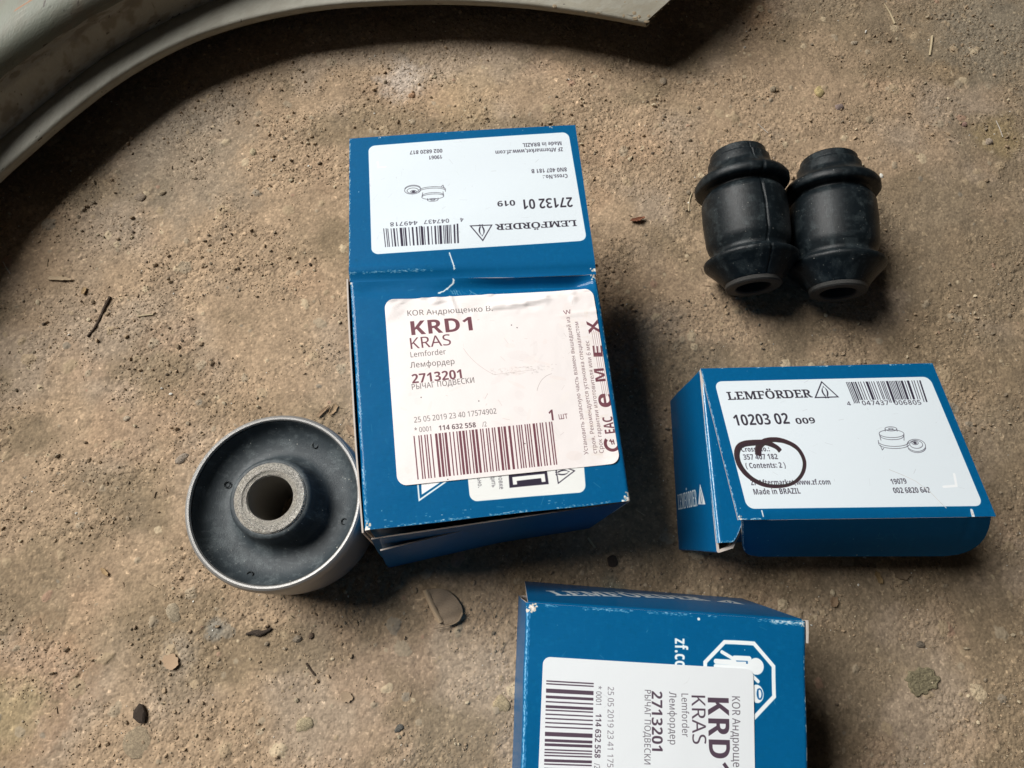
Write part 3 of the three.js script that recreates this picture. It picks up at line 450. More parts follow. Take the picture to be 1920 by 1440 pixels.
// ---------------------------------------------------------------- box 2: upright box, lid ajar, ring of marker ink on its label
{
  const LID = [[83.8,48.2,-75.2],[176.4,48.2,-78.7],[184.9,55,-19],[90.6,55,-17.4]], LF = [[83.8,47.8,-75.2],[85.3,47.8,-9],[84.8,0,-8.6],[85.2,0,-74.9]], W = 94, L = 66, H = 48;
  const base = [130, 0, -45], b2 = thing('cardboard_box', 'smaller blue box with lid ajar and black marker ring on its white label', 'box', base);
  const TL = LF[0], FL = LF[1], TR = [176.4,47.8,-78.7], FR = add(TR, [sub(FL, TL)[0] - 4, -5, sub(FL, TL)[2] - 7]), low = (p) => [p[0], p[1] - 2.6, p[2]];
  // walls: a tube standing up, sections BL.. are taken round the four upright edges
  const topS = [low(FR), low(TR), low(TL), low(add(FL, [0.3, -0.4, 2.6]))].map((p, i) => (i === 1 || i === 2 ? add(p, [0, 2.0, 0]) : p)), botS = [add(flat(FR), [-1, 0, 0]), flat(TR), LF[3], LF[2]], per = [L, W, L, W];
  const wall = (g) => {
    card(g, 2 * (W + L), H, 0.6); g.save(); g.translate(L + W, 0); // left face: u runs from the back to the front
    T(g, 'LEMFÖRDER', [49.2,45], [49.1,18.2], 6.4, { f: 'serif', w: 'bold', c: '#dfe6e8' }); owlLogo(g, [48.8,17.4], [49.3,7.3], [40.6,12.2], '#0e5288', '#e3e9ea');
    fray(g, [0, 0.4], [L, 0.4], 260, 0.4, 0.7, '190,210,225'); chip(g, 0.4, 0.6, 1.0, 8); g.restore();
    for (const x of [L + W, L, 2 * L + W]) fray(g, [x, 0], [x, H], 60, 0.3, 0.5); fray(g, [0, H - 0.5], [2 * (W + L), H - 0.5], 160, 0.5, 0.5);
  };
  part('box_body', sleeve(topS, botS, 0.9, 20, { per, n: 16, thick: 1.0, disp: (s, t, u) => { const q = (u - 2 * L - W) / W; return [0, 0, q > 0 && q < 1 ? -9 * ss(0.055, 0.13, q) * ss(1, 0.9, q) * (1 - t) : 0]; } }), [lacquer(sheet(2 * (W + L), H, 6, wall)), board], b2);
  const plain = lacquer(sheet(40, 30, 6, (g) => card(g, 40, 30, 0.5)));
  part('bottom_panel', patch((u, v) => add(bil([flat(TL), flat(TR), flat(FR), flat(FL)].map((p) => add(p, [0, 0.6, 0])), lerp(0.02, 0.98, u), lerp(0.02, 0.98, v)), [0, 0, 0]), 2, 2, 0.5), [board, board], b2);
  // dust flap folded in from the left wall over a worn, twice-scored fold
  const dustArt = lacquer(sheet(40, L, 8, (g) => { card(g, 40, L, 0.5); fray(g, [1.0, 0], [1.0, L], 2200, 0.4, 0.98, '200,218,232'); fray(g, [2.9, 2], [2.8, L], 1700, 0.4, 0.95, '190,212,230'); fray(g, [1.9, 0], [1.9, L], 700, 0.7, 0.8, '120,165,200'); fray(g, [3, L - 0.4], [26, L - 0.4], 120, 0.3, 0.8); }));
  part('dust_flap', patch((u, v) => { const x = u * 27, a = cl(x / 2.9) * Math.PI / 2, r = 1.5, e = mix(add(TL, [0, -0.6, 0.4]), add(FL, [0, -0.2, -0.8]), v); const ox = x < 2.9 ? r * (1 - Math.cos(a)) : r + (x - 2.9), oy = x < 2.9 ? -r + r * Math.sin(a) : -(x - 2.9) * 0.03; const k = ss(0.24, 0.5, u) * 9 + u; return [e[0] + ox, e[1] + oy, e[2] - (v > 0.5 ? (v - 0.5) * 2 * k : 0)]; }, 40, 24, 0.5), [dustArt, board], b2, 'dust flap with a worn whitish fold');
  // lid
  const lidArt = (g) => {
    card(g, 94, 60, 0.5);
    rquad(g, [[4.2,5.7], [90.5,5.7], [90.9,56.2], [4.2,56]], 2.8); g.fillStyle = '#dde7ee'; g.fill();
    T(g, 'LEMFÖRDER', [7.6,13.5], [40.7,13.2], 3.2, { f: 'serif', st: 5 }); owlLogo(g, [41.8,13.4], [50.8,13.3], [46.4,6.9], INK);
    T(g, '10203 02', [7.5,24.1], [29,23.8], 4.4, { f: 'Arial Narrow', w: 'bold' }); T(g, '009', [31.1,24], [38.9,23.8], 2.4, { w: 'bold' });
    const S = { f: 'Arial Narrow', w: 'bold', c: '#4a4653' };
    T(g, 'Cross.No.:', [7.5,34.5], [18.3,34.5], 1.9, S); T(g, '357 407 182', [7.6,37.6], [20.5,37.6], 2.0, S); T(g, '( Contents: 2 )', [7.6,40.9], [22.5,40.9], 2.0, S);
    T(g, 'ZF Aftermarket,www.zf.com', [7.9,47.3], [37.3,47.5], 2.0, S); T(g, 'Made in BRAZIL', [7.9,50.8], [25.2,50.7], 2.1, S);
    T(g, '19079', [59.6,47.8], [65.7,47.6], 2.0, S); T(g, '002 6820 642', [59.4,51.1], [73.3,51.1], 2.0, S);
    bars(g, [[56,7.2], [86.3,7.1], [85.6,16.1], [56.3,16.1]], 95, 3.2, INK);
    g.fillStyle = '#dde7ee'; poly(g, [[58.5,14.8], [70.4,14.8], [70.4,17.1], [58.5,17]]); g.fill(); poly(g, [[72.7,14.9], [84,15], [83.9,17.2], [72.7,17.1]]); g.fill();
    const D = { f: 'monospace', w: 'bold', c: '#4a4653' }; T(g, '4', [53.3,16.9], [54.9,16.9], 1.6, D); T(g, '047437', [59.2,16.9], [70.1,17], 1.8, D); T(g, '006805', [71.9,17], [83.1,17.1], 1.8, D);
    const O = [61.9,25.1], ex = [79.7,25.5], ey = [59.3,36.9]; partDrawing(g, (u, v) => [O[0] + (ex[0] - O[0]) * u + (ey[0] - O[0]) * v, O[1] + (ex[1] - O[1]) * u + (ey[1] - O[1]) * v], '#45414e');
    // the ring drawn with a marker
    g.strokeStyle = '#3b2f33'; g.lineCap = 'round'; g.lineJoin = 'round'; g.lineWidth = 2.2; g.beginPath(); const M = [[13.4,35.9], [14.5,32.7], [18.4,30.2], [24.1,30.5], [28.7,33.5], [29.9,38.5], [27.7,43.4], [23.3,46.8], [17.6,47.9], [12.1,47], [7.9,44], [5.6,39.8], [5.6,35.2], [7.8,32], [13,31], [18.1,31.3], [21.3,33.2], [22,34.4]];
    { // a chisel-tipped pen: many bristle lines side by side, some of them running dry
      const C = new THREE.CatmullRomCurve3(M.map((p) => new THREE.Vector3(p[0], p[1], 0)), false, 'centripetal'), R = 240;
      for (let k = 0; k < 26; k++) {
        const o = (k / 25 - 0.5) * 1.45; g.lineWidth = rr(0.25, 0.42); let on = false;
        for (let i = 0; i <= R; i++) { const t = i / R, p = C.getPointAt(t), tg = C.getTangentAt(t), w = 0.8 + 0.3 * ss(24, 12, p.x) + 0.3 * Math.sin(t * 7 + 1) * 0.6 + 0.12 * vn(t * 40, 3), x = p.x - tg.y * o * w + o * 0.12, y = p.y + tg.x * o * w + o * 0.12 + 0.05 * (vn(t * 90, k) - 0.5), dry = vn(t * 16 + k * 3.7, k * 1.3) > 0.95 - 0.2 * Math.abs(o); if (dry) { if (on) g.stroke(); on = false; continue; } if (!on) { g.strokeStyle = `rgba(${52 + 16 * rnd()},${40 + 14 * rnd()},${46 + 12 * rnd()},0.85)`; g.beginPath(); g.moveTo(x, y); on = true; } else g.lineTo(x, y); }
        if (on) g.stroke();
      }
    }
    g.strokeStyle = 'rgba(255,255,255,0.55)'; g.lineWidth = 0.9; poly(g, [[84.7,44.4], [83.8,48.7], [78.8,49]], false); g.stroke();
    g.strokeStyle = '#f2f5f6'; g.lineWidth = 0.3; poly(g, [[60.7,42.3], [65.4,44.6], [69,46.7], [73.2,51.1], [75.4,54.7], [76.8,56.7]], false); g.stroke(); g.strokeStyle = 'rgba(130,135,140,0.6)'; g.lineWidth = 0.14; g.translate(0.12, -0.3); g.stroke(); g.translate(-0.12, 0.3);
    fray(g, [0.3, 0], [0.3, 60], 260, 0.22, 0.85, '180,212,235'); fray(g, [0, 0.3], [94, 0.3], 120, 0.2, 0.5); fray(g, [0, 59.7], [8, 59.7], 40, 0.25, 0.9); chip(g, 0.6, 58.9, 1.1, 9);
    g.strokeStyle = '#d7dee2'; g.lineWidth = 0.45; poly(g, [[9.3,56.7], [9.3,58.8]], false); g.stroke(); g.lineWidth = 0.9; poly(g, [[85.9,57.6], [85.7,59.9]], false); g.stroke(); chip(g, ...[85.7,59.1], 0.8, 8);
    scuffs(g, [8, 5, 88, 52], 40);
  };
  const bow = (u, v) => { const p = bil(LID, u, v), f = u > 0.1 && u < 0.905 ? ss(0.935, 1.0, v) : 0; return [p[0], p[1] + 0.5 * Math.sin(Math.PI * u) * Math.sin(Math.PI * v) - f * f * 0.55, p[2]]; };
  const lid = part('lid', patch(bow, 60, 48, 0.5), [lacquer(sheet(94, 60, 10, lidArt)), board], b2);
  // tuck flap bending down over the front wall, with rounded lower corners
  const tuckArt = uncoated(sheet(90, 18, 8, (g) => { card(g, 90, 18, 1.2); fray(g, [0, 17.5], [90, 17.5], 40, 0.3, 0.35); fray(g, [0.4, 0], [0.4, 14], 120, 0.3, 0.9); scuffs(g, [20, 2, 60, 15], 14, '200,210,220'); chip(g, 46, 17.5, 0.6, 3); }));
  const b0 = [101.3,27,-5.6], b9 = [197.3,27,-5.9];
  part('tuck_flap', patch((u, v) => {
    const e = Math.pow(v, 3), r = 0.075 * (1 - Math.sqrt(Math.max(0, 1 - e * e))), rR = 0.15 * (1 - Math.sqrt(Math.max(0, 1 - Math.pow(v, 3)))), x = lerp(r, 1 - rR, u);
    const a = bow(lerp(0.015, 0.985, x), 1), b = mix(b0, b9, x), w = v; const p = mix(a, b, w), bulge = Math.sin(Math.PI * Math.min(1, w * 1.05)) * 0.7;
    const tab = u < 0.09 || u > 0.915 ? -0.5 * (1 - v) : 0; return [p[0], p[1] + bulge * 0.75 - 0.15 + tab, p[2] + bulge * 0.6 + 0.12];
  }, 60, 24, 0.5), [tuckArt, board], lid);
}
// ---------------------------------------------------------------- box 3: closed box running out of the frame
{
  const TOP = [[14.8,65,9.4],[106.2,65,15.2],[97.4,65,100.8],[11.4,65,95.4]], BK = [[14.8,65,9.4],[106.2,65,15.2],[111.2,0,11],[18,0,3.9]], W = 91, L = 86, H = 65;
  const base = [60, 0, 50], b3 = thing('cardboard_box', 'closed blue box cut off by the bottom edge, with white octagon emblem and sideways sticker', 'box', base);
  const e = 0.35, A = [add(flat(TOP[0]), [1.2, 0, e]), add(TOP[0], [0, 0, e]), add(TOP[1], [0, 0, e]), add(BK[2], [0, 0, e])], B = [add(flat(TOP[3]), [1.2, 0, 0]), TOP[3], TOP[2], add(flat(TOP[2]), [-1, 0, 0])];
  const art = (g) => {
    card(g, 2 * (W + H), L, 0.7); g.save(); g.translate(H, 0);
    T(g, 'zf.com', [48.1,7.8], [48.4,20.6], 4.1, { w: 'bold', c: '#e8eef1' });
    g.strokeStyle = '#e9eff2'; g.lineWidth = 1.25; g.lineJoin = 'miter'; poly(g, [[64.3,8.1], [73.9,7.9], [80.4,14.3], [80.5,23.2], [73.9,29.7], [64.5,29.8], [58.2,23.6], [58.1,14.5]]); g.stroke();
    g.fillStyle = '#e9eff2'; { const c = [74.7,14.7]; g.beginPath(); g.arc(c[0], c[1], 2.5, 0, 6.3); g.fill(); }
    poly(g, [[67.5,12.9], [72.6,12.7], [72.7,16.9], [67.5,16.7]]); g.fill();
    g.strokeStyle = '#0d5c96'; g.lineWidth = 0.5; poly(g, [[67.5,13.5], [71.7,13.3], [71.7,14.2]], false); g.stroke();
    g.strokeStyle = '#e9eff2'; g.lineCap = 'round'; g.lineWidth = 1.5; const L2 = (...p) => { poly(g, p, false); g.stroke(); };
    L2([67.6,12.7], [72.4,12.6]); L2([61.6,14], [67.6,14]); L2([61.6,15.5], [69.6,15.4]); g.lineWidth = 1.1; L2([63.5,11.1], [67.5,13.1]); L2([72.7,17], [75.3,19.1]);
    { const c = [74.9,22.8], d = [74.9,20.9]; g.beginPath(); g.ellipse(c[0], c[1], 2.2, 2.7, 0, 0, 6.3); g.fill(); g.lineWidth = 0.7; L2(c, d); g.strokeStyle = '#0d5c96'; g.lineWidth = 0.45; L2([75.2,21.6], [75.3,24]); g.beginPath(); g.ellipse(c[0] + 0.9, c[1], 0.8, 1.5, 0, 0, 6.3); g.stroke(); }
    fray(g, [0.3, 2], [0.3, L], 900, 0.45, 0.9, '150,195,228'); fray(g, [1.0, 2], [1.0, L], 300, 0.3, 0.7, '90,150,200'); fray(g, [0, 0.5], [W, 0.5], 420, 0.6, 0.7, '150,190,220'); fray(g, [W - 12, 0.8], [W, 0.8], 160, 0.8, 0.9); fray(g, [W - 0.4, 0], [W - 0.4, L], 120, 0.3, 0.6);
    chip(g, 1.5, 1.6, 1.9, 26); chip(g, W - 1, 1, 1.0, 8); scuffs(g, [3, 3, W - 3, L], 40, '170,200,225'); { const p = [55.9,1.6]; g.fillStyle = '#dfe7ea'; g.beginPath(); g.arc(...p, 0.45, 0, 6.3); g.fill(); }
    for (let i = 0; i < 16; i++) { g.fillStyle = '#d6dde0'; g.fillRect(W - 0.3, rr(10, L), rr(0.3, 0.7), rr(0.4, 2.2)); }
    g.restore();
  };
  part('box_body', sleeve(A, B, 1.5, 24, { per: [H, W, H, W], n: 20, disp: (s, t, u, p) => (p[1] > 40 && s > 0 && s < 1 ? [0, 0.6 * Math.sin(Math.PI * s) * ss(0, 0.3, t), 0] : [0, 0, 0]) }), [lacquer(sheet(2 * (W + H), L, 6.4, art)), board], b3);
  const backArt = (g) => { card(g, 91, 65, 0.5); T(g, 'LEMFÖRDER', [10.4,20.8], [70.2,36.4], -13, { f: 'serif', w: 'bold', c: '#d3dadc', st: 3 }); owlLogo(g, [71.9,36.3], [83.2,34.9], [80.8,50.4], '#0e5288', '#c3cbcc'); fray(g, [0, 0.5], [91, 0.5], 300, 0.5, 0.7, '150,190,220'); };
  part('end_panel', patch((u, v) => { const p = bil(BK, lerp(0.008, 0.992, u), v), s = v < 0.03 ? 1 - Math.sqrt(Math.max(0, 1 - Math.pow(1 - v / 0.03, 2))) : 0; return [p[0], p[1] - 0.25 - 0.01, p[2] + s * 1.2 - 0.8 * Math.sin(Math.PI * u) * Math.sin(Math.PI * v)]; }, 30, 40, 0.5, (u, v) => [u, 1 - v], -1), [lacquer(sheet(91, 65, 7, backArt)), board], b3);
  part('side_flap', patch((u, v) => { const p = add(mix([106.7,64.6,15.4], [106.5,64,22.5], u), [0.5 - 0.4 * u * u, 0, 0]); return [p[0] - v * 5, p[1] - v * 58, p[2]]; }, 8, 4, 0.6, (u, v) => [u, v], -1), [board, board], b3);
  const q = [[6.1,16.1], [73.4,15.9], [73.8,69.4], [5.3,72.4]];
  const st = (g) => {
    g.fillStyle = '#dfe4e8'; g.fillRect(0, 0, W, L); const C = '#4d3d4c', G = { c: '#5f5963' };
    T(g, 'KOR Андрющенко В.', [66.4,23.9], [66.8,52.7], 2.6, G); T(g, 'KRD1', [58.6,24.1], [59.2,47.7], 6.8, { c: C, w: 'bold' }); T(g, 'KRAS', [53.4,24], [53.8,38.6], 4.4, { c: C });
    T(g, 'Lemforder', [50.2,24], [50.5,36.6], 2.2, G); T(g, 'Лемфордер', [46.3,23.9], [46.6,39], 2.25, G); T(g, '2713201', [40.7,23.9], [41,41.6], 3.4, { c: C, w: 'bold' }); T(g, 'РЫЧАГ ПОДВЕСКИ', [38.5,23.6], [38.6,44.9], 2.0, G);
    T(g, '25 05 2019 23 41 17574902', [26.8,23.5], [27.1,52.8], 1.9, { c: '#77717a' }); T(g, '* 0001', [23.1,23.5], [23.1,29.3], 1.8, G); T(g, '114 632 558', [23.1,31.4], [23,43.8], 1.85, { c: C, w: 'bold' }); T(g, '/2', [22.9,45.2], [23,46.8], 1.8, G);
    bars(g, [[7.3,22.9], [7.4,69.7], [22.1,69], [22.3,22.8]], 118, 2.6, C);
    scuffs(g, [5, 20, 80, 80], 30);
  };
  const bi2 = (u, v) => [lerp(lerp(q[0][0], q[1][0], u), lerp(q[3][0], q[2][0], u), v), lerp(lerp(q[0][1], q[1][1], u), lerp(q[3][1], q[2][1], u), v)];
  const vv = (v) => (v < 0.2 ? 0.045 * (1 - Math.cos((v / 0.2) * Math.PI / 2)) : lerp(0.045, 0.93, (v - 0.2) / 0.8)), inset = (v) => { const r = 2.6, y = v * 66; return y < r ? (r - Math.sqrt(Math.max(0, r * r - (r - y) * (r - y)))) / 74 : 0; };
  const at = (u, v) => { const v2 = vv(v), i = inset(v2); return bi2(lerp(i, 1 - i, u), v2); };
  part('sticker', patch((u, v) => { const [x, y] = at(u, v), s = x / W, t = y / L, p = bil(TOP, s, t); return [p[0], p[1] + 0.6 * Math.sin(Math.PI * s) * ss(0, 0.3, t) + 0.22 + 0.08 * (fbm(x / 8, y / 8, 2) - 0.5), p[2]]; }, 40, 40, 0.12, (u, v) => { const [x, y] = at(u, v); return [x / W, 1 - y / L]; }), [paper(sheet(W, L, 12, st)), new THREE.MeshStandardMaterial({ color: new THREE.Color(0.75, 0.75, 0.75), roughness: 0.8 })], b3, 'white sticker printed sideways with large dark letters');
}
// ---------------------------------------------------------------- rubber and metal
function rubberTex(n, dust, big = 1, base = 0) {
  const d = new Uint8Array(n * n * 4);
  for (let j = 0; j < n; j++) for (let i = 0; i < n; i++) {
    const a = fbm(i / 60, j / 60, 4), b = vn(i / 3, j / 3); let v = 9 + base + 11 * a + 6 * b, g = v + 7, bl = v + 11;
    const film = (ss(0.5, 0.74, fbm(i / 60 + 40, j / 75, 5)) * 20 + ss(0.62, 0.7, fbm(i / 38 + 9, j / 22 + 5, 4)) * 14) * (0.4 + b); v += film; g += film; bl += film * 0.95;
    d.set([v, g, bl, 255], (j * n + i) * 4);
  }
  for (let k = 0; k < dust * 3; k++) { const x = Math.floor(rnd() * n), y = Math.floor(rnd() * n); if (fbm(x / 90 + base, y / 90 + 4, 3) < 0.42 + rnd() * 0.3) continue; const s = 1 + Math.floor(rnd() * rnd() * 2.6) + Math.floor(Math.pow(rnd(), 5) * 4 * big), c = rr(110, 225) * (0.6 + 0.4 * rnd()); for (let j = 0; j < s; j++) for (let i = 0; i < s; i++) d.set([c, c, c * 0.96, 255], (((y + j) % n) * n + ((x + i) % n)) * 4); }
  const t = new THREE.DataTexture(d, n, n); t.colorSpace = THREE.SRGBColorSpace; t.wrapS = t.wrapT = THREE.RepeatWrapping; t.magFilter = THREE.LinearFilter; t.minFilter = THREE.LinearMipmapLinearFilter; t.generateMipmaps = true; t.needsUpdate = true; return t;
}
const roughBump = noiseTex(512, (i, j) => 0.5 * fbm(i / 12, j / 12, 3) + 0.5 * vn(i / 2.2, j / 2.2), [4, 2]);
const rubber = new THREE.MeshPhysicalMaterial({ map: rubberTex(1024, 420, 1.2), roughness: 0.42, specularIntensity: 0.55, bumpMap: roughBump, bumpScale: 0.00006 });
const zinc = new THREE.MeshStandardMaterial({ color: new THREE.Color(0.31, 0.305, 0.295), metalness: 0.5, roughness: 0.42, bumpMap: roughBump, bumpScale: 0.00004 });
const castTex = noiseTex(512, (i, j) => 0.28 + 0.5 * fbm(i / 9, j / 9, 3) * (0.6 + 0.5 * vn(i / 2, j / 2)), [3, 1]); castTex.colorSpace = THREE.SRGBColorSpace;
const cast = new THREE.MeshStandardMaterial({ map: castTex, color: new THREE.Color(3.9, 3.65, 3.2), metalness: 0.3, roughness: 0.38, bumpMap: roughBump, bumpScale: 0.0008 });
const dull = new THREE.MeshStandardMaterial({ color: new THREE.Color(0.04, 0.04, 0.038), metalness: 0.35, roughness: 0.55, bumpMap: roughBump, bumpScale: 0.00015 });
const lathe = (pts, seg = 96, crease = 0.6) => toCreasedNormals(new THREE.LatheGeometry(pts.map((p) => new THREE.Vector2(p[0], p[1])), seg), crease);
{ // large round bushing, standing on its end
  const base = [-75.4, 0, -26.2], b = thing('suspension_bushing', 'large round bushing, black rubber dish in a grey steel ring, beside the open box', 'bushing', base);
  const tilt = new THREE.Matrix4().makeRotationFromEuler(new THREE.Euler(-0.05, 0, 0.02)), place = (g) => g.applyMatrix4(tilt).translate(base[0] - 0.2, base[1] + 0.2, base[2] + 2.6);
  part('outer_ring', place(lathe([[29.6, 3], [29.9, 0.8], [31.4, 0.2], [32.4, 1.4], [33.0, 8], [33.15, 20], [33.0, 30], [33.0, 34.2], [32.75, 36.0], [32.2, 37.2], [31.5, 37.7], [30.8, 37.6], [30.4, 37.0], [30.2, 30]], 160, 0.5)), zinc, b);
  const dish = lathe([[30.2, 30], [30.5, 36.0], [30.1, 36.3], [29.6, 35.0], [29.0, 33.4], [27.6, 31.8], [24.6, 30.6], [21, 30.0], [18.4, 30.1], [16.8, 31.2], [15.9, 33.6], [15.1, 37], [14.9, 40.6], [14.4, 41.6], [13.5, 42], [12.9, 41.9]], 160, 1.2);
  { const p = dish.attributes.position, u = dish.attributes.uv; for (let i = 0; i < p.count; i++) u.setXY(i, p.getX(i) / 66 + 0.5, p.getZ(i) / 66 + 0.5); }
  const dishRubber = new THREE.MeshPhysicalMaterial({ map: rubberTex(1024, 520, 1.2, 38), roughness: 0.48, specularIntensity: 0.6, bumpMap: roughBump, bumpScale: 0.00008 });
  const rub = part('rubber', place(dish), dishRubber, b);
  part('inner_sleeve', place(lathe([[12.95, 20], [12.9, 42.1], [12.4, 42.9], [11.2, 43.3], [9.9, 43.2], [9.7, 42.9], [9.2, 42.5], [8.5, 42.2], [8.1, 41.4]], 120, 0.4)), cast, b, 'rough cast metal face round the hole');
  part('bore', place(lathe([[8.1, 41.4], [7.9, 40], [7.8, 2]], 90, 0.9)), new THREE.MeshStandardMaterial({ color: new THREE.Color(0.24, 0.225, 0.2), metalness: 0.2, roughness: 0.6 }), b);
  for (const [x, z] of [[-20.6, -6.8], [25.0, 7.2], [11.4, -22.2], [-7.6, 26.4]]) { const y = 30.7 + Math.max(0, Math.hypot(x, z) - 24.6) * 0.4; const g = new THREE.TorusGeometry(1.1, 0.22, 6, 20).rotateX(Math.PI / 2).translate(x, y, z); part('mould_mark', place(g), rubber, rub); }
}
{ // two small bushings lying side by side
  const profile = (ro) => [[5.6, -29.6], [12.2, -29.6], [12.8, -29.2], [13.1, -28.6], [14.6, -26.8], [17.2, -23.8], [19.4, -21.6], [20.4, -20.4], [20.5, -19.0], [19.8, -18.4], [18.6, -18.2], [17.2, -17.4], [16.4, -16], [16.6, -14.4], [17.8, -12.4], [18.5, -9.6], [18.9, 2], [18.6, 9.5], [17.9, 11.6], [16.6, 13.0], [16.2, 14.2], [17.4, 15.0], [20.0, 15.2], [20.9, 16.4], [20.9, 18.6], [19.9, 20.2], [16.4, 22.6], [14.6, 24.6], [14.0, 26.2], [13.8, 29.4], [13.1, 30.1], [12.6, 30.6], [12.4, 33.2], [11.9, 33.8], [5.6, 33.8]].map(([r, y]) => [r, y]);
  const make = (base, ax, roll, label, seam) => {
    const t = thing('rubber_bushing', label, 'bushing', base, undefined);
    const q = new THREE.Quaternion().setFromUnitVectors(new THREE.Vector3(0, 1, 0), new THREE.Vector3(...nrm(ax))), M = new THREE.Matrix4().makeRotationFromQuaternion(q), R = 21.6;
    const put = (g) => g.rotateY(roll).applyMatrix4(M).translate(base[0], base[1] + R - 0.6, base[2]);
    const pts = profile().filter(([r, y]) => !(r < 10 && true)), g = new THREE.LatheGeometry(pts.map((p) => new THREE.Vector2(p[0], p[1])), 220), p = g.attributes.position;
    for (let i = 0; i < p.count; i++) { const x = p.getX(i), y = p.getY(i), z = p.getZ(i), a = Math.atan2(z, x), r = Math.hypot(x, z); let k = 1 + 0.006 * (fbm(a * 3 + 8, y / 9, 2) - 0.5); if (r > 17) k += 0.012 * (vn(a * 9 + base[0], y / 3) - 0.5) * ss(18.8, 20, r); if (seam && Math.abs(a - 1.2 - 0.02 * Math.sin(y / 4)) < 0.018) k -= 0.032; p.setX(i, x * k); p.setZ(i, z * k); }
    g.computeVertexNormals(); // close the normals at the join
    { const n = g.attributes.normal, m = pts.length; for (let j = 0; j < m; j++) { const a = j, b = 220 * m + j; for (const f of ['X', 'Y', 'Z']) { const s = (n['get' + f](a) + n['get' + f](b)) / 2; n['set' + f](a, s); n['set' + f](b, s); } } }
    const u = g.attributes.uv; for (let i = 0; i < u.count; i++) u.setXY(i, u.getX(i) * 2 + base[0] * 0.013, (p.getY(i) / 60) + base[0] * 0.02);
    part('rubber_body', put(g), rubber, t);
    part('inner_sleeve', put(lathe([[7.4, -31.2], [7.9, -31.8], [11.6, -31.8], [12.2, -31.2], [12.25, -29]], 80, 0.5)), dull, t);
    part('inner_sleeve', put(lathe([[12.0, 33], [11.8, 33.9], [11.2, 34.3], [7.9, 34.3], [7.4, 33.8]], 80, 0.5)), dull, t);
    part('bore', put(lathe([[7.4, 33.8], [7.3, 20], [7.3, -20], [7.4, -31.2]], 60, 0.5)), dull, t);
  };
  const C1 = [119.7,19,-154.3], C2 = [159.9,19,-153.2];
  make([C1[0], 0, C1[2]], [-0.05, 0.075, -1], -0.25, 'left one of two black rubber bushings, with a seam line down its body', true);
  make([C2[0] + 0.6, 0, C2[2] + 1], [0.03, 0.065, -1], 1.9, 'right one of two black rubber bushings, smooth body with dusty rim', false);
}
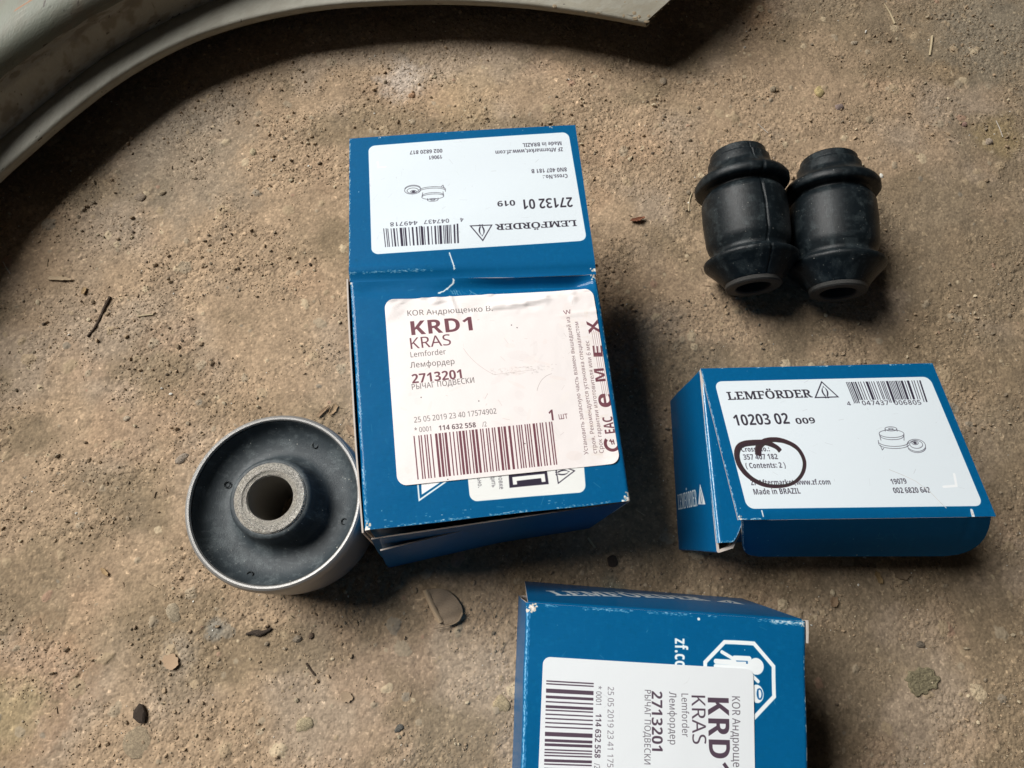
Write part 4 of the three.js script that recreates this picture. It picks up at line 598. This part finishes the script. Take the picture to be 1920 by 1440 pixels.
// ---------------------------------------------------------------- fender: a curved pressed panel with a rolled wheel-arch lip
{
  const base = [-168.5,0,-267.9], f = thing('car_fender', 'worn grey car fender with curved wheel arch lip lying across the top left', 'car fender', base);
  const cur = (pts) => { const c = new THREE.CatmullRomCurve3(pts.map((p) => new THREE.Vector3(...p)), false, 'centripetal'); c.arcLengthDivisions = 400; return (t) => c.getPointAt(t).toArray(); };
  const lip = [[-269,19,-21.8], [-259.5,19,-59.5], [-249.6,19,-89.2], [-238.7,19,-119.9], [-226.3,19,-153.8], [-215.7,19.5,-170], [-204.3,20,-184.6], [-192.9,20,-199.6], [-176.8,20,-218.2], [-159.6,20,-233.9], [-141.5,20,-246.7], [-124.8,20,-255.2], [-107.6,20,-261.7], [-82.3,20,-268.4], [-56.5,20,-272.2], [-30.2,20,-274.4], [-3.6,20.5,-274.5], [23.1,21,-272.9], [54.8,23,-267.1], [79.1,23.5,-262.2]];
  const flg = [[-274.6,21,-27.6], [-264.3,21,-68.8], [-253.2,21,-101.9], [-240.7,21,-135.1], [-227.9,21,-167.9], [-217.7,21,-185.1], [-208.7,21,-196.6], [-198.8,21,-209.5], [-180.8,21,-230.9], [-164.6,21,-245.6], [-147.6,21,-258.3], [-129.9,21,-269.4], [-111.6,21,-278.7], [-83.8,21,-290.1], [-57.6,21,-295.5], [-31,21,-298.9], [-3.9,23,-297.3], [25.7,24,-293.7], [60.3,26,-285.8], [93.6,28,-274.7]];
  const wal = [[-269.7,38.5,-39.1], [-261.5,38.5,-81.9], [-250.5,38.5,-114.1], [-238,38.5,-146.3], [-228.1,38.5,-176.9], [-218.6,38.5,-193.1], [-210,38.5,-205.3], [-200.9,38.5,-216.3], [-185.9,38.5,-231.7], [-170.5,38.5,-245.3], [-154.5,38.5,-258.1], [-139.1,38.5,-268.8], [-120.9,38.5,-279.1], [-90.1,38.5,-293.6], [-57.9,38.5,-302], [-29.8,38.5,-305.6], [-4,38.5,-307], [24.6,38.5,-305.3], [61.1,38.5,-297.9], [97.2,38.5,-287.2]];
  const cl0 = cur(lip), cl1 = cur(flg), cl2 = cur(wal);
  // profile across the panel, from the curled-under lip to the outer skirt that stands on the ground
  const prof = (t) => {
    const a = cl0(t), b = cl1(t), c = cl2(t), o = nrm([c[0] - a[0], 0, c[2] - a[2]]), P = [];
    const wob = (vn(t * 30, 3) - 0.5) * 0.8;
    P.push(add(a, [o[0] * 5, -4.2, o[2] * 5]), add(a, [o[0] * 1.6, -3.0, o[2] * 1.6]), add(a, [o[0] * 0.2, -1.3, o[2] * 0.2]), add(a, [0, -0.2, 0]), add(a, [o[0] * 0.8, 0.5 + wob * 0.2, o[2] * 0.8]));
    for (const k of [0.3, 0.6, 0.85]) P.push(add(mix(a, b, k), [0, 0.5, 0]));
    const bb = add(b, mul(o, 0.5)); P.push(bb);
    for (const k of [0.1, 0.25, 0.45, 0.65, 0.82, 0.93]) { const q = mix(bb, c, k); P.push(add(q, [0, 2.0 * Math.sin(Math.PI * k) * (k < 0.5 ? -0.6 : 1), 0])); }
    P.push(c, add(c, [o[0] * 2.2, 2.6, o[2] * 2.2]), add(c, [o[0] * 5.4, 4.6, o[2] * 5.4]), add(c, [o[0] * 10, 6, o[2] * 10]), add(c, [o[0] * 17, 6.6, o[2] * 17]), add(c, [o[0] * 30, 5.5, o[2] * 30]), add(c, [o[0] * 55, 0, o[2] * 55]), add(c, [o[0] * 85, -14, o[2] * 85]), add(c, [o[0] * 105, -36, o[2] * 105]), add(c, [o[0] * 112, -50, o[2] * 112]));
    return P;
  };
  const NU = 200, secs = []; for (let i = 0; i <= NU; i++) secs.push(prof(i / NU)); const M = secs[0].length, NV = (M - 1) * 3;
  const fn = (u, v) => { const s = secs[Math.round(u * NU)], x = v * (M - 1), k = Math.min(M - 2, Math.floor(x)), w = x - k, g = (i) => s[cl(i, 0, M - 1)]; const a = g(k - 1), b = g(k), c = g(k + 1), d = g(k + 2); const r = [0, 1, 2].map((n) => 0.5 * (2 * b[n] + (c[n] - a[n]) * w + (2 * a[n] - 5 * b[n] + 4 * c[n] - d[n]) * w * w + (3 * b[n] - a[n] - 3 * c[n] + d[n]) * w * w * w)); r[1] += 0.3 * (fbm(u * 12, v * 4, 2) - 0.5); return r; };
  // old grey paint: grime film, half shade painted on the flange, rust along the lip, mud caked at the end
  const TW = 2048, TH = 512, d = new Uint8Array(TW * TH * 4);
  for (let j = 0; j < TH; j++) for (let i = 0; i < TW; i++) {
    const u = i / TW, v = 1 - j / TH, n = fbm(u * 60, v * 14, 4), n2 = vn(u * 420, v * 110), vl = v * (M - 1);
    let r = 0.325, g = 0.315, b = 0.262; if (vl < 8.6 + 0.8 * n && vl > 2.5) { r = 0.165; g = 0.165; b = 0.128; } const m = 0.86 + 0.2 * n + 0.08 * (n2 - 0.5); r *= m; g *= m; b *= m;  // darker flange: shade beside the crest put into its colour
    const dirtShade = ss(0.45, 0.7, fbm(u * 90 + 5, v * 22, 4)) * (vl < 15 ? 0.75 : 0.22); r = lerp(r, 0.16, dirtShade); g = lerp(g, 0.135, dirtShade); b = lerp(b, 0.095, dirtShade);  // grime, heavier by the lip so that it also paints in shade
    const grn = ss(0.5, 0.68, fbm(u * 26 + 31, v * 9, 3)) * (vl < 9 ? 0.6 : 0); r = lerp(r, 0.16, grn); g = lerp(g, 0.18, grn); b = lerp(b, 0.14, grn);
    if (vl < 4.6) { const rust = ss(0.6, 0.72, fbm(u * 44 + 3, v * 30, 3) + 0.25 * Math.exp(-Math.pow((u - 0.62) / 0.03, 2))); r = lerp(r, 0.28, rust); g = lerp(g, 0.12, rust); b = lerp(b, 0.045, rust); }
    const mud = ss(0.78, 0.96, u + 0.1 * (n - 0.5)) * (vl < 9 ? 1 : 0.4) * (0.45 + 0.55 * ss(0.42, 0.52, fbm(u * 120, v * 34, 4))); r = lerp(r, 0.215, mud); g = lerp(g, 0.18, mud); b = lerp(b, 0.118, mud);
    const scr = ss(0.80, 0.9, vn(u * 46 + v * 9, v * 300 + u * 40)) * ss(0.4, 0.6, fbm(u * 30, v * 8 + 7, 3)) * 0.35; r = lerp(r, 0.45, scr * 0.5); g = lerp(g, 0.44, scr * 0.5); b = lerp(b, 0.38, scr * 0.5);
    const fleck = ss(0.9, 0.95, vn(u * 300 + 9, v * 70)) * ss(0.5, 0.65, n); r = lerp(r, 0.05, fleck); g = lerp(g, 0.04, fleck); b = lerp(b, 0.03, fleck);
    const e = (c) => 255 * (1.055 * Math.pow(cl(c, 0.001, 1), 1 / 2.4) - 0.055); d.set([e(r), e(g), e(b), 255], (j * TW + i) * 4);
  }
  const map = new THREE.DataTexture(d, TW, TH); map.colorSpace = THREE.SRGBColorSpace; map.magFilter = THREE.LinearFilter; map.needsUpdate = true;
  const bump = noiseTex(512, (i, j) => 0.5 * fbm(i / 20, j / 20, 3) + 0.5 * vn(i / 3, j / 3), [5, 1.5]);
  const paint = new THREE.MeshStandardMaterial({ map, roughness: 0.6, metalness: 0.05, bumpMap: bump, bumpScale: 0.0001 });
  part('fender_panel', patch(fn, NU, NV, 0.9, (u, v) => [u, 1 - v]), [paint, paint], f);
  // clods of dried mud on the end of the arch
  const mud = []; for (let i = 0; i < 190; i++) { const u = 1 - Math.pow(rnd(), 1.6) * 0.13, v = rr(3.6, 8) / (M - 1), p = fn(Math.round(u * NU) / NU, v).map((c, n) => c + (n === 1 ? 0 : rr(-1, 1))), s = 0.2 + 1.3 * Math.pow(rnd(), 3), g = new THREE.IcosahedronGeometry(s, 1), a = g.attributes.position; for (let k = 0; k < a.count; k++) { const w = 0.7 + 0.6 * vn(a.getX(k) * 1.4 + i * 7, a.getY(k) * 1.4 + a.getZ(k)); a.setXYZ(k, a.getX(k) * w * 1.3, a.getY(k) * w * 0.5, a.getZ(k) * w); } g.computeVertexNormals(); mud.push(g.translate(p[0], p[1] + 0.1, p[2])); }
  const md = part('dried_mud', mergeGeometries(mud), new THREE.MeshStandardMaterial({ color: new THREE.Color(0.26, 0.205, 0.135), roughness: 1 }), f); md.userData.kind = 'stuff';
}
// ---------------------------------------------------------------- small things on the ground
const stoneMats = {};
function stoneGeo(a, b, h, k, ang = 0, sharp = 0) {
  const g = mergeVertices(new THREE.IcosahedronGeometry(1, sharp ? 1 : 3).deleteAttribute('uv').deleteAttribute('normal'), 1e-4), p = g.attributes.position;
  for (let i = 0; i < p.count; i++) { const x = p.getX(i), y = p.getY(i), z = p.getZ(i), w = 0.72 + 0.5 * vn(x * 1.5 + k * 3.3, y * 1.5 + z * 1.5 + k) + 0.14 * (vn(x * 4 + k, z * 4 + y * 3) - 0.5); p.setXYZ(i, x * w * a, y * w * h, z * w * b); }
  g.rotateY(ang); const o = sharp ? g.toNonIndexed() : g; o.computeVertexNormals(); const c = o.attributes.position, uv = new Float32Array(c.count * 2); for (let i = 0; i < c.count; i++) uv.set([c.getX(i) / 8, c.getZ(i) / 8], i * 2); o.setAttribute('uv', new THREE.BufferAttribute(uv, 2)); return o;
}
const grain = noiseTex(256, (i, j) => 0.62 + 0.38 * fbm(i / 14, j / 14, 4)); grain.colorSpace = THREE.SRGBColorSpace;
const stoneMat = (r, g, b) => (stoneMats[[r, g, b]] ??= new THREE.MeshStandardMaterial({ map: grain, color: new THREE.Color(r * 1.5, g * 1.5, b * 1.5), roughness: 0.92, bumpMap: roughBump, bumpScale: 0.0002 }));
function pebble(p, a, b, h, c, ang, label, sharp = 0, group) { const q = onGround(p, -h * 0.1 - sample(STONE, p[0], p[2])); lone('pebble', stoneGeo(a, b, h, used.pebble ?? 0, ang, sharp).translate(...q), stoneMat(...c), label, 'pebble', q, group); }
pebble([176.6,0,-245.1], 3.6, 2.9, 1.4, [0.52, 0.41, 0.20], 1.2, 'pale yellow flat stone above the two rubber bushings');
pebble([151.5,0,-245.1], 2.2, 1.9, 1.7, [0.36, 0.29, 0.20], 0.3, 'small rounded tan pebble left of the yellow stone');
pebble([186.2,0,-235.5], 2.5, 2.2, 1.5, [0.25, 0.19, 0.17], 0, 'dark purplish pebble just above the right rubber bushing');
pebble([200.3,0,-277.6], 2.3, 1.4, 0.9, [0.44, 0.36, 0.26], 0.2, 'pale oval pebble near the top edge, above the yellow stone');
pebble([185.5,0,29.7], 1.8, 1.7, 1.5, [0.20, 0.165, 0.125], 0, 'round grey pebble in the shade right of the bottom box');
pebble([-128.4,0,-46.5], 2.8, 1.9, 1.4, [0.34, 0.28, 0.22], 0.6, 'angular brown chip just left of the large round bushing', 1);
pebble([-30.6,0,59.3], 2.2, 1.5, 1.3, [0.12, 0.115, 0.10], 0.7, 'small dark grey angular stone near the bottom centre', 1);
pebble([-68,0,57.6], 3.3, 2.8, 1.1, [0.46, 0.38, 0.24], 0.4, 'pale yellowish pebble sunk in the earth at the lower centre left');
pebble([-73.1,0,26.3], 2.0, 1.5, 1.3, [0.30, 0.245, 0.18], 0.3, 'brown angular pebble below the large round bushing', 1);
pebble([-67.9,0,25.1], 1.3, 1.3, 1.0, [0.13, 0.09, 0.06], 0, 'tiny dark brown stone below the large round bushing', 1);
pebble([-123.3,0,16.4], 2.6, 4.4, 1.3, [0.42, 0.345, 0.24], 0.6, 'long pale stone at the lower left, left of the dark bark shred');
pebble([-113.8,0,-197.7], 2.0, 2.2, 1.2, [0.50, 0.41, 0.26], 0.4, 'small pale triangular stone below the fender', 1);
pebble([-154.3,0,-175], 1.8, 1.4, 1.0, [0.38, 0.30, 0.20], 0.5, 'small tan pebble in the half shade of the fender');
pebble([-164.6,0,-172.4], 2.6, 2.1, 0.8, [0.33, 0.26, 0.19], 0.1, 'flat tan pebble in the half shade of the fender, left of the small one');
pebble([9.1,0,51], 3.4, 3.2, 1.0, [0.44, 0.345, 0.21], 0.1, 'pale lump of concrete touching the left side of the bottom box');
pebble([-130.9,0,63], 4.6, 5.4, 0.5, [0.40, 0.315, 0.21], 0.4, 'broad flat tan stone by the bottom edge at lower left');
pebble([263.8,0,-216.9], 2.2, 2.0, 1.6, [0.42, 0.34, 0.26], 0.8, 'pinkish pebble at the far right, level with the small bushings');
pebble([252.8,0,-227.3], 1.9, 1.5, 1.2, [0.32, 0.20, 0.16], 0.2, 'reddish pebble at the upper right');
pebble([201.6,0,-228.8], 2.6, 2.0, 1.2, [0.38, 0.30, 0.20], 1.0, 'tan pebble above the right rubber bushing, right of the dark purplish one');
pebble([93.3,0,-248.6], 2.2, 2.0, 1.2, [0.40, 0.32, 0.23], 1.0, 'pale pebble in the upper middle, below the tip of the fender');
pebble([-38,0,-235], 2.0, 1.6, 1.2, [0.40, 0.24, 0.14], 0.4, 'reddish clay crumb above the lid of the open box', 1);
pebble([-154.3,0,-64], 1.6, 1.3, 0.9, [0.50, 0.41, 0.30], 0.4, 'pale rounded pebble left of the large bushing, below the twig');
{ // thin curved sheets: leaves and flakes
  const leafTex = sheet(30, 30, 12, (g) => { g.fillStyle = '#b9a894'; g.fillRect(0, 0, 30, 30); for (let i = 0; i < 900; i++) { g.fillStyle = ['rgba(120,100,82,0.25)', 'rgba(215,200,180,0.25)', 'rgba(90,72,58,0.18)'][i % 3]; g.fillRect(rnd() * 30, rnd() * 30, rr(0.1, 1.2), rr(0.1, 0.5)); } g.strokeStyle = 'rgba(110,90,74,0.28)'; g.lineWidth = 0.14; for (let i = -12; i < 34; i += 2.6) { g.beginPath(); g.moveTo(0, i); g.quadraticCurveTo(14, i + 3, 30, i + 11); g.stroke(); } });
  const leafMat = (r, g, b) => new THREE.MeshStandardMaterial({ map: leafTex, color: new THREE.Color(r, g, b), roughness: 0.85 });
  const leaf = (name, label, cat, p, fn, nu, nv, m) => { const q = onGround(p); lone(name, patch((u, v) => add(fn(u, v), q), nu, nv, 0.25), m, label, cat, q); return q; };
  // dry half leaf: a rounded membrane with a raised rib along its straight side
  const p0 = [-15.2,0,15], tip1 = [-22.7,0,7.4], tip2 = [-16.8,0,21.2], far = [-4.3,0,14.6];
  const q = onGround(p0), lf = thing('dry_leaf', 'dry grey brown half leaf with a raised rib, below the open box', 'leaf', q), lm = leafMat(0.44, 0.41, 0.37);
  const w3 = [-7,0,8.7], w4 = [-7.6,0,20.4];
  const outl = new THREE.CatmullRomCurve3([tip1, [-15,0,7], [-9.8,0,10.4], [-6.9,0,15.6], [-9,0,19.8], [-17.6,0,22.4]].map((p) => new THREE.Vector3(p[0], 0, p[2])));
  const gy = (p, h) => [p[0], q[1] + 0.7 + h, p[2]];
  part('leaf_blade', patch((u, v) => { const a = mix(tip1, [-15.9,0,19.6], v), o = outl.getPoint(lerp(0.02, 0.9, v)).toArray(), p = mix(a, o, u); return gy(p, 0.7 * Math.sin(Math.PI * u * 0.9) + 0.7 * u * u + 0.25 * Math.sin(v * 17 + u * 5)); }, 20, 24, 0.2), [lm, lm], lf);
  part('leaf_rib', patch((u, v) => { const a = mix(mix(tip1, [-20.1,0,13.5], v), mix([-20.1,0,13.5], [-15.9,0,20.2], v), v), p = add(a, [lerp(-0.9, 1.3, u), 0, lerp(0.3, -0.4, u)]); return gy(p, 0.6 + 0.8 * Math.sin(Math.PI * u)); }, 6, 16, 0.3), [leafMat(0.8, 0.73, 0.62), lm], lf);
  part('leaf_edge', tube([[-6.9,0,16.3], [-8.5,0,19.4], [-12.4,0,21.2], [-18.5,0,22.4]].map((p) => gy(p, 1.5)), (t) => 0.55 * (1 - 0.7 * t), 6, 16), leafMat(0.5, 0.46, 0.4), lf);
  const flake = (name, label, cat, p, a, b, ang, col, lift = 0.8) => { const k = used[name] ?? 0; leaf(name, label, cat, p, (u, v) => { const th = u * Math.PI * 2, w = 0.6 + 0.5 * vn(Math.cos(th) * 1.6 + k * 5 + 9, Math.sin(th) * 1.6 + 3) + 0.35 * vn(Math.cos(th) * 5 + k, Math.sin(th) * 5 + 7), r = v * w, x = r * a * Math.cos(th), z = r * b * Math.sin(th), c = Math.cos(ang), s = Math.sin(ang); return [x * c - z * s, 0.5 + lift * v * v * (0.6 + 0.4 * Math.cos(th - 1)), x * s + z * c]; }, 28, 6, [leafMat(...col), leafMat(...col)]); };
  flake('leaf_fragment', 'curled tan leaf scrap beside the left edge of the open box', 'leaf fragment', [-65.9,0,-68.8], 3.2, 1.3, 2.0, [0.66, 0.56, 0.42]);
  flake('leaf_fragment', 'thin tan leaf scrap pointing up to the left, above the large round bushing', 'leaf fragment', [-70.1,0,-68.2], 4.0, 0.9, -0.85, [0.5, 0.42, 0.33]);
  flake('leaf_fragment', 'brown scrap of leaf squeezed between the large bushing and the open box', 'leaf fragment', [-57.4,0,-59.7], 2.6, 1.5, 0.9, [0.62, 0.52, 0.42]);
  flake('leaf_fragment', 'curled reddish leaf crumb between the open box and the left rubber bushing', 'leaf fragment', [75,0,-166.1], 3.6, 1.3, -0.2, [0.36, 0.17, 0.11], 1.6);
  flake('husk', 'pale straw husk with a dark middle line at the left, below the fender shadow', 'husk', [-193.8,0,-129.1], 6.2, 1.0, 0.02, [0.85, 0.80, 0.68], 0.6);
  flake('leaf_fragment', 'pale flat flake of leaf at the lower left', 'leaf fragment', [-122.1,0,34.4], 3.4, 2.6, 0.3, [0.86, 0.74, 0.62], 0.3);
  flake('leaf_fragment', 'grey flat flake in the lower middle, left of the small dark stone', 'leaf fragment', [-52.1,0,48.1], 2.4, 2.1, 0.8, [0.66, 0.60, 0.52], 0.3);
  flake('leaf_fragment', 'small yellowish leaf scrap at the left, right of the pale husk', 'leaf fragment', [-182.1,0,-123.3], 1.2, 1.8, 0.1, [0.66, 0.55, 0.36], 0.5);
  flake('leaf_fragment', 'brown leaf scrap standing in the shade above the right corner of the bottom box', 'leaf fragment', [149.5,-0,12.4], 1.5, 2.2, 0.2, [0.46, 0.38, 0.3], 1.2);
  flake('leaf_fragment', 'pale scrap in deep shade below the marker ringed box', 'leaf fragment', [180.9,0,1.6], 3.2, 1.7, 0.1, [0.5, 0.46, 0.4], 0.9);
  flake('leaf_fragment', 'yellowish scrap in deep shade below the marker ringed box', 'leaf fragment', [170.9,0,2.4], 1.3, 2.6, -0.3, [0.5, 0.42, 0.26], 0.7);
  flake('leaf_fragment', 'small tan seed-like flake at the lower left, left of the long pale stone', 'leaf fragment', [-153.6,0,0], 2.2, 0.8, 0.7, [0.74, 0.62, 0.42], 0.4);
  // crust of mortar with a ragged edge
  const c0 = [184.3,0,43.3], cq = onGround(c0);
  lone('mortar_crust', patch((u, v) => { const th = u * Math.PI * 2, w = 0.6 + 0.5 * vn(Math.cos(th) * 2.3 + 4, Math.sin(th) * 2.3 + 8) + 0.3 * vn(Math.cos(th) * 6 + 4, Math.sin(th) * 6 + 8), r = Math.min(1, v * 1.08) * w, d = v > 0.93 ? -1.2 : 0; return [cq[0] + r * 7 * Math.cos(th) - 1, cq[1] + 0.6 + d + 0.9 * (fbm(r * 9 * Math.cos(th), r * 9 * Math.sin(th), 3) - 0.4) + 0.25 * gn(r * 14 * Math.cos(th), r * 14 * Math.sin(th)), cq[2] + r * 5.4 * Math.sin(th)]; }, 60, 16, 0.3, (u, v) => [u * 2, v], -1), [stoneMat(0.25, 0.215, 0.13), stoneMat(0.2, 0.16, 0.11)], 'greenish grey crust of mortar with a cracked edge, right of the bottom box', 'mortar crust', cq);
  // charred chip and dark bark shreds
  const dark = new THREE.MeshStandardMaterial({ color: new THREE.Color(0.075, 0.053, 0.038), roughness: 0.9, bumpMap: roughBump, bumpScale: 0.0005 });
  const ch = onGround([-130.4,0,53.6], 0.8); { const g = stoneGeo(2.5, 4.0, 1.7, 5, 0.3, 1); lone('bark_chip', g.translate(...ch), dark, 'dark brown upright chip of bark at the lower left', 'bark chip', ch); }
  const bk = onGround([-88.8,0,23.8], 0.6); lone('bark_shred', tube([[-93.6,0,24.4], [-91.2,0,23.8], [-87.8,0,24], [-85.3,0,23], [-83.7,0,22]].map((p) => onGround(p, 0.7)), (t) => 1.2 * Math.sin(Math.PI * (0.12 + 0.8 * t)) * (0.75 + 0.5 * vn(t * 9, 2)), 7, 30), dark, 'dark shred of bark lying below the large round bushing', 'bark shred', bk);
  const dk = onGround([55.9,0,-4.1], 0.2); lone('bark_chip', stoneGeo(2.7, 2.5, 0.9, 8, 0.4, 1).translate(...dk), dark, 'dark round bark chip in the shade between the open box and the bottom box', 'bark chip', dk);
  const twigM = new THREE.MeshStandardMaterial({ color: new THREE.Color(0.10, 0.068, 0.045), roughness: 0.9, bumpMap: roughBump, bumpScale: 0.0004 }), strawM = new THREE.MeshStandardMaterial({ color: new THREE.Color(0.44, 0.36, 0.23), roughness: 0.8 }), hairM = new THREE.MeshStandardMaterial({ color: new THREE.Color(0.5, 0.46, 0.4), roughness: 0.6 });
  const stick = (name, label, cat, pts, rad, m) => { const P = pts.map((p, i) => onGround(p, 0.35)); lone(name, tube(P, rad, 7, 30), m, label, cat, P[Math.floor(P.length / 2)]); };
  stick('twig', 'straight dark brown twig lying at the left of the picture', 'twig', [[-170.6,0,-120.9], [-171.5,0,-116.4], [-173.1,0,-110.4], [-174.6,0,-105.3], [-177,0,-101.2]], (t) => 0.75 * (1 - 0.35 * t) * (0.85 + 0.3 * vn(t * 12, 5)), twigM);
  stick('twig', 'short thin twig with a forked end right of the dark brown twig', 'twig', [[-156.5,0,-111.2], [-153.8,0,-111.8], [-149.8,0,-112.4]], 0.35, strawM);
  stick('twig', 'short brown stem on the ground left of the bottom centre', 'twig', [[-69,0,35.3], [-67.1,0,37.7], [-65.3,0,39.7]], 0.4, twigM);
  stick('straw', 'pale straw stalk near the top right corner', 'straw', [[221.5,0,-304.9], [223.7,0,-299.5], [225.5,0,-291.6]], (t) => 0.55 * (0.5 + 0.6 * t), strawM);
  stick('straw', 'short pale straw at the upper right, below the longer stalk', 'straw', [[245.1,0,-283.8], [243.3,0,-277], [241.6,0,-270.9]], 0.6, strawM);
  stick('straw', 'thin splinter in the shade just below the open box', 'straw', [[46,0,-13.8], [47.5,0,-11.6], [49,0,-9.6]], 0.5, strawM);
  stick('fibre', 'pale thin fibre above the left rubber bushing', 'fibre', [[141,0,-223.7], [143.3,0,-221.2], [145.8,0,-218.1]], 0.16, hairM);
  stick('fibre', 'thin pale fibre at the left edge in the fender shadow', 'fibre', [[-220.9,0,-137.1], [-219.2,0,-134.4], [-216.7,0,-131.3]], 0.2, hairM);
  stick('fibre', 'thin pale fibre at the far right above the marker ringed box', 'fibre', [[270.2,0,-229.9], [271,0,-225.3], [272,0,-220.1]], 0.2, hairM);
  stick('fibre', 'short curved stem touching the left rubber bushing', 'fibre', [[103.5,0,-182.3], [102.1,0,-177.8], [101.4,0,-172.1]], 0.3, strawM);
}
renderer.render(scene, camera);
